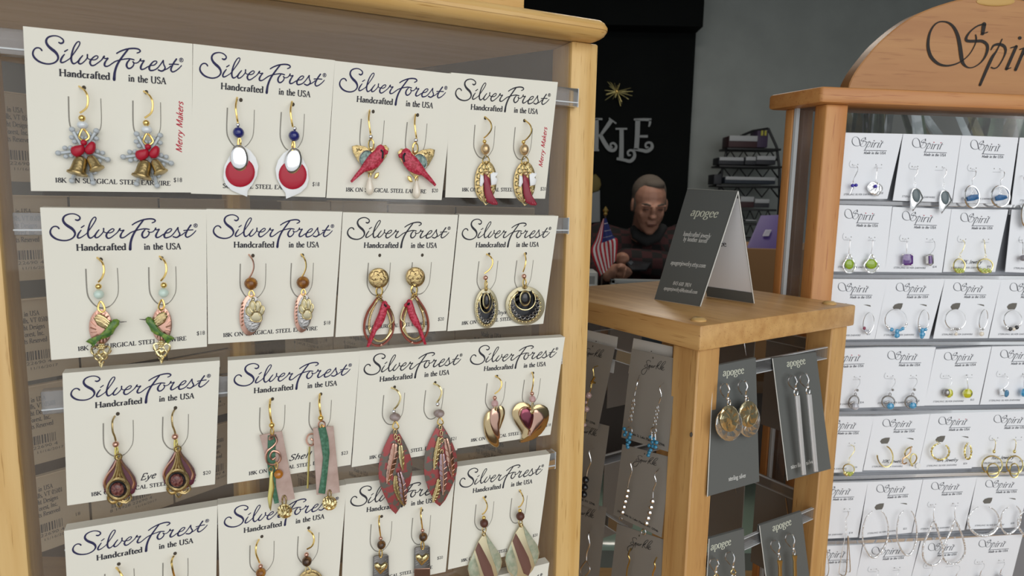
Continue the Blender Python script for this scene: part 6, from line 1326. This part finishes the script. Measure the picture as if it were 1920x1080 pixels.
# man at the counter
SKIN = mat('skin', 'a87c68', .55); HAIR = mat('grey_brown_hair', '5a5148', .8, bump=('n', 400, .6)); JACK = None
px2 = lambda x, y, Y: aty(1100 + x / 4.5, 320 + y / 4.5, Y)         # crop [1100,320] at 4.5x
hc = px2(530, 300, 2.900)
man = thing('person', 'man in a dark plaid jacket looking down at his hands behind the counter', 'person', (hc.x, 3.220, 0))
def blob(b, c, r, nu=14, nv=10): b.ball(c, V((r[0], 0, 0)), V((0, r[1], 0)), V((0, 0, r[2])), nu, nv)
def limb(b, pts, rs):
    q = spl([(*p, r) for p, r in zip([tuple(V(p)) for p in pts], rs)], 4); b.tube([V(x[:3]) for x in q], [x[3] for x in q], 10)
    for x in (q[0], q[-1]): blob(b, V(x[:3]), (x[3],) * 3, 10, 8)
def remesh(o, vox, smooth=8):
    mo = o.modifiers.new('r', 'REMESH'); mo.mode = 'VOXEL'; mo.voxel_size = vox; mo.use_smooth_shade = True
    ms = o.modifiers.new('s', 'SMOOTH'); ms.iterations = smooth; ms.factor = .5
h = MB(); tl = V((0, -.35, -.94)).normalized()                         # face tips down
fx = V((1, 0, 0)); fy = V((0, -.93, -.36)).normalized(); fz = fx.cross(fy); fz = fz if fz.z > 0 else -fz
def hp(x, y, z): return hc + fx * x + fy * y + fz * z                  # head axes: right, out of the face, up
def hb(c, r): h.ball(hp(*c), fx * r[0], fy * r[1], fz * r[2], 14, 10)
hb((0, -.025, .035), (.074, .092, .085)); hb((0, .012, -.015), (.066, .076, .09)); hb((0, .035, -.072), (.045, .045, .04)); hb((0, .06, -.095), (.024, .02, .018))
hb((0, .092, .008), (.012, .016, .03)); hb((0, .102, -.012), (.016, .016, .012)); hb((-.011, .093, -.016), (.008, .01, .008)); hb((.011, .093, -.016), (.008, .01, .008))
for sg in (-1, 1):
    hb((.032 * sg, .079, .033), (.026, .012, .008)); hb((.038 * sg, .060, -.016), (.018, .014, .02)); hb((.03 * sg, .074, .014), (.016, .01, .008)); hb((.075 * sg, -.012, .0), (.009, .018, .032))
hb((0, .086, -.046), (.024, .012, .006)); hb((0, .084, -.056), (.021, .012, .007))
neck0 = hp(0, -.045, -.07); chest = V((hc.x + .03, 3.160, 1.24))
limb(h, [neck0, V((hc.x + .01, 3.070, 1.36)), chest], [.056, .058, .075])
sl, sr = V((hc.x - .18, 3.160, 1.33)), V((hc.x + .22, 3.180, 1.33))
limb(h, [sl, chest, sr], [.07, .11, .07]); limb(h, [chest, V((hc.x + .03, 3.240, 1.05)), V((hc.x + .03, 3.260, .86))], [.13, .14, .15])
wl_, wr_ = px2(190, 880, 2.730), px2(285, 745, 2.820)
limb(h, [sl, V((hc.x - .27, 3.020, 1.20)), wl_], [.056, .045, .030]); limb(h, [sr, V((hc.x + .24, 2.980, 1.16)), V((hc.x + .1, 2.850, 1.24)), wr_], [.056, .045, .036, .028])
for sg in (-1, 1): limb(h, [V((hc.x + .03 + .09 * sg, 3.260, .88)), V((hc.x + .03 + .1 * sg, 3.250, .48)), V((hc.x + .03 + .1 * sg, 3.280, .06))], [.09, .06, .045]); blob(h, (hc.x + .03 + .1 * sg, 3.220, .035), (.045, .12, .035))
# near hand: palm, four fingers, thumb
limb(h, [wl_, px2(240, 850, 2.720), px2(275, 850, 2.710)], [.028, .034, .030])
for (a, bq_, c_) in (((285, 832), (325, 830), (362, 850)), ((285, 850), (330, 850), (370, 862)), ((282, 868), (325, 872), (355, 878)), ((272, 884), (305, 890), (335, 890))):
    limb(h, [px2(*a, 2.705), px2(*bq_, 1.895), px2(*c_, 2.700)], [.0115, .0105, .0085])
limb(h, [px2(250, 822, 2.700), px2(285, 800, 2.685), px2(318, 806, 2.685)], [.013, .0115, .009])
limb(h, [wr_, px2(300, 742, 2.800), px2(310, 745, 2.790)], [.028, .03, .028])
for (a, bq_) in (((318, 728), (335, 745)), ((320, 742), (336, 760)), ((318, 755), (330, 772)), ((310, 765), (320, 782))): limb(h, [px2(305, 745, 2.785), px2(*a, 2.775), px2(*bq_, 2.780)], [.0115, .0105, .009])
limb(h, [px2(290, 730, 2.780), px2(305, 718, 2.770), px2(325, 722, 2.770)], [.013, .011, .009])
bo = h.build('body', SKIN, man); remesh(bo, .005, 5)
hb2 = MB(); h_ = h
def hb3(b, c, r): b.ball(hp(*c), fx * r[0], fy * r[1], fz * r[2], 16, 12)
hb3(hb2, (0, -.044, .050), (.078, .086, .080)); hb3(hb2, (-.064, -.028, .006), (.014, .045, .05)); hb3(hb2, (.064, -.028, .006), (.014, .045, .05)); hb3(hb2, (0, -.085, -.01), (.06, .035, .06)); hb3(hb2, (.01, -.005, .104), (.048, .04, .022))
ho = hb2.build('hair', HAIR, man); remesh(ho, .006, 4)
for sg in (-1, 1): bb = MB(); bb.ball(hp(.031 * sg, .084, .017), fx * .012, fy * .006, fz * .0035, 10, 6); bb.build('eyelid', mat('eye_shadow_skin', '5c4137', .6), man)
for sg in (-1, 1): bb = MB(); bb.tube([hp(.05 * sg, .074, .038), hp(.033 * sg, .09, .044), hp(.015 * sg, .092, .038)], [.003, .0045, .003], 6); bb.build('eyebrow', HAIR, man)
bb = MB(); bb.tube([hp(-.022, .096, -.050), hp(0, .101, -.049), hp(.022, .096, -.050)], [.002, .004, .002], 6); bb.build('mouth', mat('lip', '6e463d', .5), man)
JACK = mottled('plaid_jacket', '2a1414', '1a1716', 14, .9, lo=.42, hi=.58)
_n = JACK.node_tree; wv = _n.nodes.new('ShaderNodeTexChecker'); wv.inputs['Scale'].default_value = 22; wv.inputs[1].default_value = (*lin('3a1a1c'), 1); wv.inputs[2].default_value = (*lin('171515'), 1)
_tc = [x for x in _n.nodes if x.type == 'TEX_COORD'][0]; _n.links.new(_tc.outputs['Object'], wv.inputs[0]); _n.links.new(wv.outputs[0], _n.nodes['Principled BSDF'].inputs['Base Color'])
j = MB()
limb(j, [sl, chest + V((0, 0, .0)), sr], [.086, .135, .086]); limb(j, [chest, V((hc.x + .03, 3.240, 1.05)), V((hc.x + .03, 3.260, .88))], [.165, .172, .175])
limb(j, [sl, V((hc.x - .27, 3.020, 1.20)), wl_ + V((-.03, .04, .0))], [.078, .066, .046]); limb(j, [sr, V((hc.x + .24, 2.980, 1.16)), V((hc.x + .1, 2.860, 1.23)), wr_ + V((.025, .01, -.004))], [.084, .074, .066, .054])
jo = j.build('jacket', JACK, man); remesh(jo, .008, 6)
b = MB(); b.tube([px2(400, 480, 3.000), px2(420, 540, 2.970), px2(500, 590, 2.960), px2(590, 560, 2.970), px2(650, 470, 3.000)], [.02, .026, .03, .026, .02], 10); b.build('collar', mat('dark_grey_collar', '2a2b2c', .9), man)
b = MB()
for sg in (-1, 1): limb(b, [V((hc.x + .03 + .09 * sg, 3.260, .90)), V((hc.x + .03 + .1 * sg, 3.250, .48)), V((hc.x + .03 + .1 * sg, 3.280, .10))], [.105, .075, .06])
b.build('trousers', mat('dark_trousers', '1c1d22', .9), man)
ph = thing('phone', 'dark phone held in the hands of the man behind the counter', 'phone', px2(400, 800, 2.700))
b = MB(); b.prism([px2(330, 790, 2.730), px2(370, 770, 2.770), px2(540, 790, 2.770), px2(500, 850, 2.700), px2(380, 850, 2.680)], V((0, -.004, .008)), .0015); b.build('phone_body', mat('phone_black', '24262a', .3), ph)
b = MB(); b.prism([px2(345, 788, 2.726), px2(372, 774, 2.766), px2(395, 790, 2.750), px2(370, 815, 2.715)], V((0, -.006, .0095)), .001); b.build('screen_glare', mat('phone_glass', '50565c', .1), ph)
# little flag
fl = thing('small_flag', 'small american flag on a stick with gold finial, standing behind the tower top', 'flag', (px2(158, 600, 1.5).x, 1.5, cz))
fp = lambda x, y, dy=0: px2(x, y, 1.5 + dy)
q0 = fp(158, 370, .012); MB().tube([q0, V((q0.x - .006, 1.515, cz + .01))], .0022, 8).build('stick', mat('flag_stick', '3a2c20', .5), fl)
MB().lathe(fp(158, 378), fp(160, 300), [(0, .003), (.15, .0055), (.3, .004), (.55, .0075), (.8, .004), (1, .0008)], 10).build('finial', GOLD, fl)
MB().lathe((q0.x - .006, 1.515, cz), (q0.x - .006, 1.515, cz + .02), [(0, .03), (.5, .028), (1, .006)], 16).build('flag_base', mat('flag_base_black', '1d1d1f', .4), fl)
rt = [(165, 400), (222, 545), (262, 590), (247, 755)]; lt = [(138, 405), (78, 575), (38, 690), (112, 890)]
rt = spl(rt, 6); lt = spl(lt, 6); N_ = len(rt); b = MB(); vs = []; fs = []; mi = []
for i in range(N_):
    for k in range(27):
        t = k / 26; x = rt[i][0] * (1 - t) + lt[i][0] * t; y = rt[i][1] * (1 - t) + lt[i][1] * t + 10 * math.sin(t * 3.1) * (i / N_); vs.append(fp(x, y, -.006 + .008 * math.sin(t * 9 + i * .25) * (.3 + i / N_)))
for i in range(N_ - 1):
    for k in range(26):
        fs.append((i * 27 + k, i * 27 + k + 1, (i + 1) * 27 + k + 1, (i + 1) * 27 + k)); st = k // 2
        mi.append(2 if (i < N_ * .47 and st < 8) else st % 2)
b.add(vs, fs); b.mi = mi
clo = b.build('cloth', [mat('flag_red', 'b3202f', .8), mat('flag_white', 'd8d6d6', .8), mat('flag_blue', '2a3470', .8)], fl)
b = MB()
for i in range(2, int(N_ * .45), 2):
    for k in range(1 + i // 2 % 2, 15, 2): c = vs[i * 27 + k] + V((0, -.0012, 0)); b.add([c + V((0.0008 * math.cos(a * 1.257), 0, 0.0008 * math.sin(a * 1.257))) for a in range(5)], [(0, 1, 2, 3, 4)])
b.build('stars', mat('flag_white', '', 0), clo, smooth=False)
# things on the counter
def cbox(name, label, cat, x0, y0, x1, y1, Y, dep, m, z0=None, bev=.004):
    a, c = aty(x0, y0, Y), aty(x1, y1, Y); zb_ = c.z if z0 is None else z0
    t = thing(name, label, cat, ((a.x + c.x) / 2, Y, zb_)); MB().box((0, 0, 0), (1, 0, 0), (0, 1, 0), UP, a.x, c.x, Y, Y + dep, zb_, a.z, bev).build('shell', m, t); return t, a, c
t, a, c = cbox('card_reader', 'small white box beside the flag, at the honey oak post', 'box', 1085, 510, 1120, 548, 1.62, .09, mat('white_plastic', 'c9ccc8', .4), cz)
MB().box((0, 0, 0), (1, 0, 0), (0, 1, 0), UP, a.x + .008, c.x - .008, 1.618, 1.62, a.z - .03, a.z - .01).build('slot', mat('grey_plastic', '8e918e', .5), t)
a, c = aty(1146, 524, 1.75), aty(1260, 560, 1.75)
t = thing('monitor', 'pale grey screen frame on the counter in front of the man', 'monitor', (a.x + .08, 1.75, cz))
GP = mat('pale_grey_plastic', '9da3a3', .4)
for (xa, xb_, za, zb_) in ((a.x, a.x + .012, cz, a.z), (a.x + .20, a.x + .212, cz, a.z), (a.x, a.x + .212, a.z - .012, a.z), (a.x, a.x + .212, cz, cz + .014)):
    MB().box((0, 0, 0), (1, 0, 0), (0, 1, 0), UP, xa, xb_, 1.75, 1.775, za, zb_, .002).build('frame', GP, t)
MB().box((0, 0, 0), (1, 0, 0), (0, 1, 0), UP, a.x + .010, a.x + .202, 1.758, 1.772, cz + .012, a.z - .010).build('screen', mat('dark_screen', '4a545c', .2), t)
# hanging bag by the wall at left
t = thing('hanging_bag', 'grey paper bag with a mustard top hanging by the black wall', 'bag', px2(80, 300, 4.09))
b = MB(); b.prism([px2(20, 200, 4.099), px2(104, 165, 4.099), px2(106, 430, 4.099), px2(20, 440, 4.099)], V((0, -.04, 0)), .004); b.build('bag_body', mat('bag_grey', '7f8486', .7), t)
b = MB(); b.dome([px2(x, y, 4.099) for x, y in ((20, 45), (70, 30), (105, 70), (116, 120), (95, 175), (20, 195))], V((0, -.04, 0)), .02); b.build('mustard_top', mat('mustard', '6b6033', .8), t)
# stepped rack of spools
sp = lambda x, y, Y=3.95: aty(1330 + x / 3.7267, 230 + y / 3.7267, Y)
rk = thing('thread_rack', 'black stepped wire rack of boxes and spools against the grey wall', 'rack', sp(280, 900))
BW = mat('black_wire', '17181a', .5); PS_ = mat('pale_strip', 'a9adb0', .6); DB = mat('dark_box', '2c2e34', .6); DBR = mat('dark_red_box', '3c2226', .6); DBB = mat('dark_blue_box', '27303c', .6)
rails = [(100, 470, 180), (45, 480, 300), (25, 480, 435), (190, 440, 600), (200, 430, 700), (210, 430, 800)]
zfl = sp(280, 900).z
for side_ in ((230, 30, 80, 460), (405, 40, 490, 200)): pass
b = MB(); b.tube([sp(225, 90), sp(120, 200), sp(90, 330), sp(70, 470), sp(60, 900)], .008, 6); b.build('side_frame', BW, rk); b = MB(); b.tube([sp(410, 40), sp(470, 170), sp(490, 320), sp(490, 900)], .008, 6); b.build('side_frame', BW, rk)
for x in (70, 480): MB().box((0, 0, 0), (1, 0, 0), (0, 1, 0), UP, sp(x, 470).x - .008, sp(x, 470).x + .008, 3.9, 3.92, 0, sp(x, 470).z).build('leg', BW, rk)
b = MB(); b.tube([sp(230, 90), sp(300, 60), sp(410, 42)], .008, 6); b.build('top_bar', BW, rk)
for x0, x1, y in rails:
    MB().box((0, 0, 0), (1, 0, 0), (0, 1, 0), UP, sp(x0, y).x, sp(x1, y).x, 3.88, 4.04, sp(x0, y).z - .012, sp(x0, y).z, .002).build('shelf', BW, rk)
    MB().tube([sp(x0 + (x1 - x0) * k / 8, y + (14 if k % 2 else 85), 4.04) for k in range(9)], .006, 5).build('lattice', BW, rk)
GX = 'boxes on the black rack'
def rbox(lb, x0, x1, yt, yb, m, strip=True, Y=3.88):
    a, c = sp(x0, yt, Y), sp(x1, yb, Y); t = thing('craft_box', lb, 'box', ((a.x + c.x) / 2, Y, c.z), GX)
    MB().box((0, 0, 0), (1, 0, 0), (0, 1, 0), UP, a.x, c.x, Y, Y + .12, c.z, a.z, .002).build('box_body', m, t)
    if strip: MB().box((0, 0, 0), (1, 0, 0), (0, 1, 0), UP, a.x + .003, c.x - .003, Y - .004, Y + .1, a.z - (a.z - c.z) * .45, a.z + .002, .001).build('pale_strip', PS_, t)
rbox('long pale topped box on the top step of the black rack', 138, 335, 92, 174, DBR); rbox('yellow striped box on the top step of the black rack', 338, 405, 55, 174, mat('dark_violet_box', '3a2c48', .6), False)
q = bpy.data.objects[-1] if False else None
yb_ = MB(); yb_.box((0, 0, 0), (1, 0, 0), (0, 1, 0), UP, sp(362, 55, 3.878).x, sp(376, 55, 3.878).x, 3.874, 3.88, sp(362, 90, 3.878).z, sp(362, 55, 3.878).z).box((0, 0, 0), (1, 0, 0), (0, 1, 0), UP, sp(386, 55, 3.878).x, sp(400, 55, 3.878).x, 3.874, 3.88, sp(362, 90, 3.878).z, sp(362, 55, 3.878).z)
yo = yb_.build('yellow_stripe', mat('lime_label', 'a8a43c', .6)); yt = [o for o in COL.objects if o.get('label', '').startswith('yellow striped')][0]; yo.parent = yt; yo.location = -V(ORG[yt.name])
rbox('left pale topped box on the second step of the rack', 68, 240, 242, 294, DB); rbox('middle pale topped box on the second step of the rack', 252, 325, 240, 294, DB); rbox('right pale topped box on the second step of the rack', 330, 462, 234, 294, DB)
rbox('long blue grey box on the third step of the rack', 110, 460, 378, 430, DBB); rbox('small grey box at the left end of the third step', 35, 85, 360, 430, DB, False)
rbox('dark red box on the fourth step of the rack', 215, 310, 518, 594, DBR); rbox('grey box on the fourth step of the rack', 315, 418, 535, 594, DB); rbox('pale topped box on the fifth step of the rack', 250, 330, 680, 694, DB)
# purple bag on a carton
pb_ = lambda x, y, Y=1.5: aty(1330 + x / 3.7267, 230 + y / 3.7267, Y)
t = thing('carton', 'brown cardboard carton under the purple folder, beside the cedar post', 'box', (pb_(380, 900).x, 1.5, cz))
MB().box((0, 0, 0), (1, 0, 0), (0, 1, 0), UP, pb_(278, 880).x, pb_(278, 880).x + .30, 1.55, 1.85, cz, pb_(278, 888).z, .003).build('carton_body', mat('cardboard', 'a57c52', .8), t)
MB().box((0, 0, 0), (1, 0, 0), (0, 1, 0), UP, pb_(283, 955).x, pb_(318, 955).x, 1.546, 1.549, pb_(283, 1005).z, pb_(283, 955).z).build('white_label', mat('label_white', 'b9bfc6', .6), t)
t = thing('purple_folder', 'purple folder with a white tag leaning behind the cedar post', 'folder', (pb_(380, 880).x, 1.56, pb_(380, 884).z))
b = MB(); P = [pb_(275, 882, 1.56), pb_(372, 660, 1.66), pb_(520, 655, 1.66), pb_(520, 886, 1.56)]; b.prism(P, V((0, .012, .004)), .002); b.build('cover', mat('purple_card', '5b4691', .6), t)
b = MB(); b.prism([pb_(372, 790, 1.597), pb_(392, 748, 1.616), pb_(432, 748, 1.616), pb_(412, 790, 1.597)], V((0, -.003, -.001)), .0005); b.build('white_tag', mat('tag_white', 'c9c6d4', .6), t)
# plant added behind the clear top panel, in place of foliage reflected there
pt = thing('foliage_standin', 'added strap leaves behind the cedar rack, standing in for a reflection of foliage', 'plant', (.70, .95, TABLE_Z - .0)); rr = random.Random(5)
MB().lathe((.70, .95, .62), (.70, .95, 1.13), [(0, .06), (.05, .08), (.9, .112), (1, .118)], 20).build('pot', mat('plant_pot', '5d4a3c', .6), pt)
MB().lathe((.70, .95, 0), (.70, .95, .62), [(0, .11), (.04, .11), (.06, .03), (.94, .03), (.96, .09), (1, .09)], 18).build('pot_stand', mat('stand_wood', '4c3a2c', .6), pt)
LG = [mottled('leaf_olive', '4a4a2c', '625f3c', 60, .5), mottled('leaf_green', '3a4f40', '4f6652', 60, .5), mottled('leaf_pale', 'a9b3b8', '8d999c', 60, .5)]
for k in range(64):
    b = MB(); a = rr.uniform(-3.1, 3.1); lean = rr.uniform(.15, .9); L_ = .545 / (1 - .28 * lean) * rr.uniform(.95, 1.0); base = V((.68 + rr.uniform(-.17, .17), .95 + rr.uniform(-.04, .04), 1.12)); P = []
    for i in range(8):
        t_i = i / 7; P.append(base + V((math.sin(a) * lean * L_ * t_i ** 1.3, abs(math.cos(a)) * lean * .12 * t_i, L_ * (t_i - .28 * lean * t_i ** 2.5))))
    P = [V((max(p.x, .52 + .01 * rr.random()), p.y, p.z)) for p in P]
    sd_ = V((math.cos(a), .3, -math.sin(a) * .5)).normalized(); vs = []; fs = []
    for i, p in enumerate(P):
        w = .024 * math.sin(math.pi * min(.92, .1 + .9 * i / 7)) ** .8; vs += [p - sd_ * w, p + V((0, .004, 0)), p + sd_ * w]
    for i in range(7):
        for q in (0, 1): fs.append((3 * i + q, 3 * i + q + 1, 3 * i + q + 4, 3 * i + q + 3))
    b.add(vs, fs); b.build('leaf', LG[k % 3], pt)
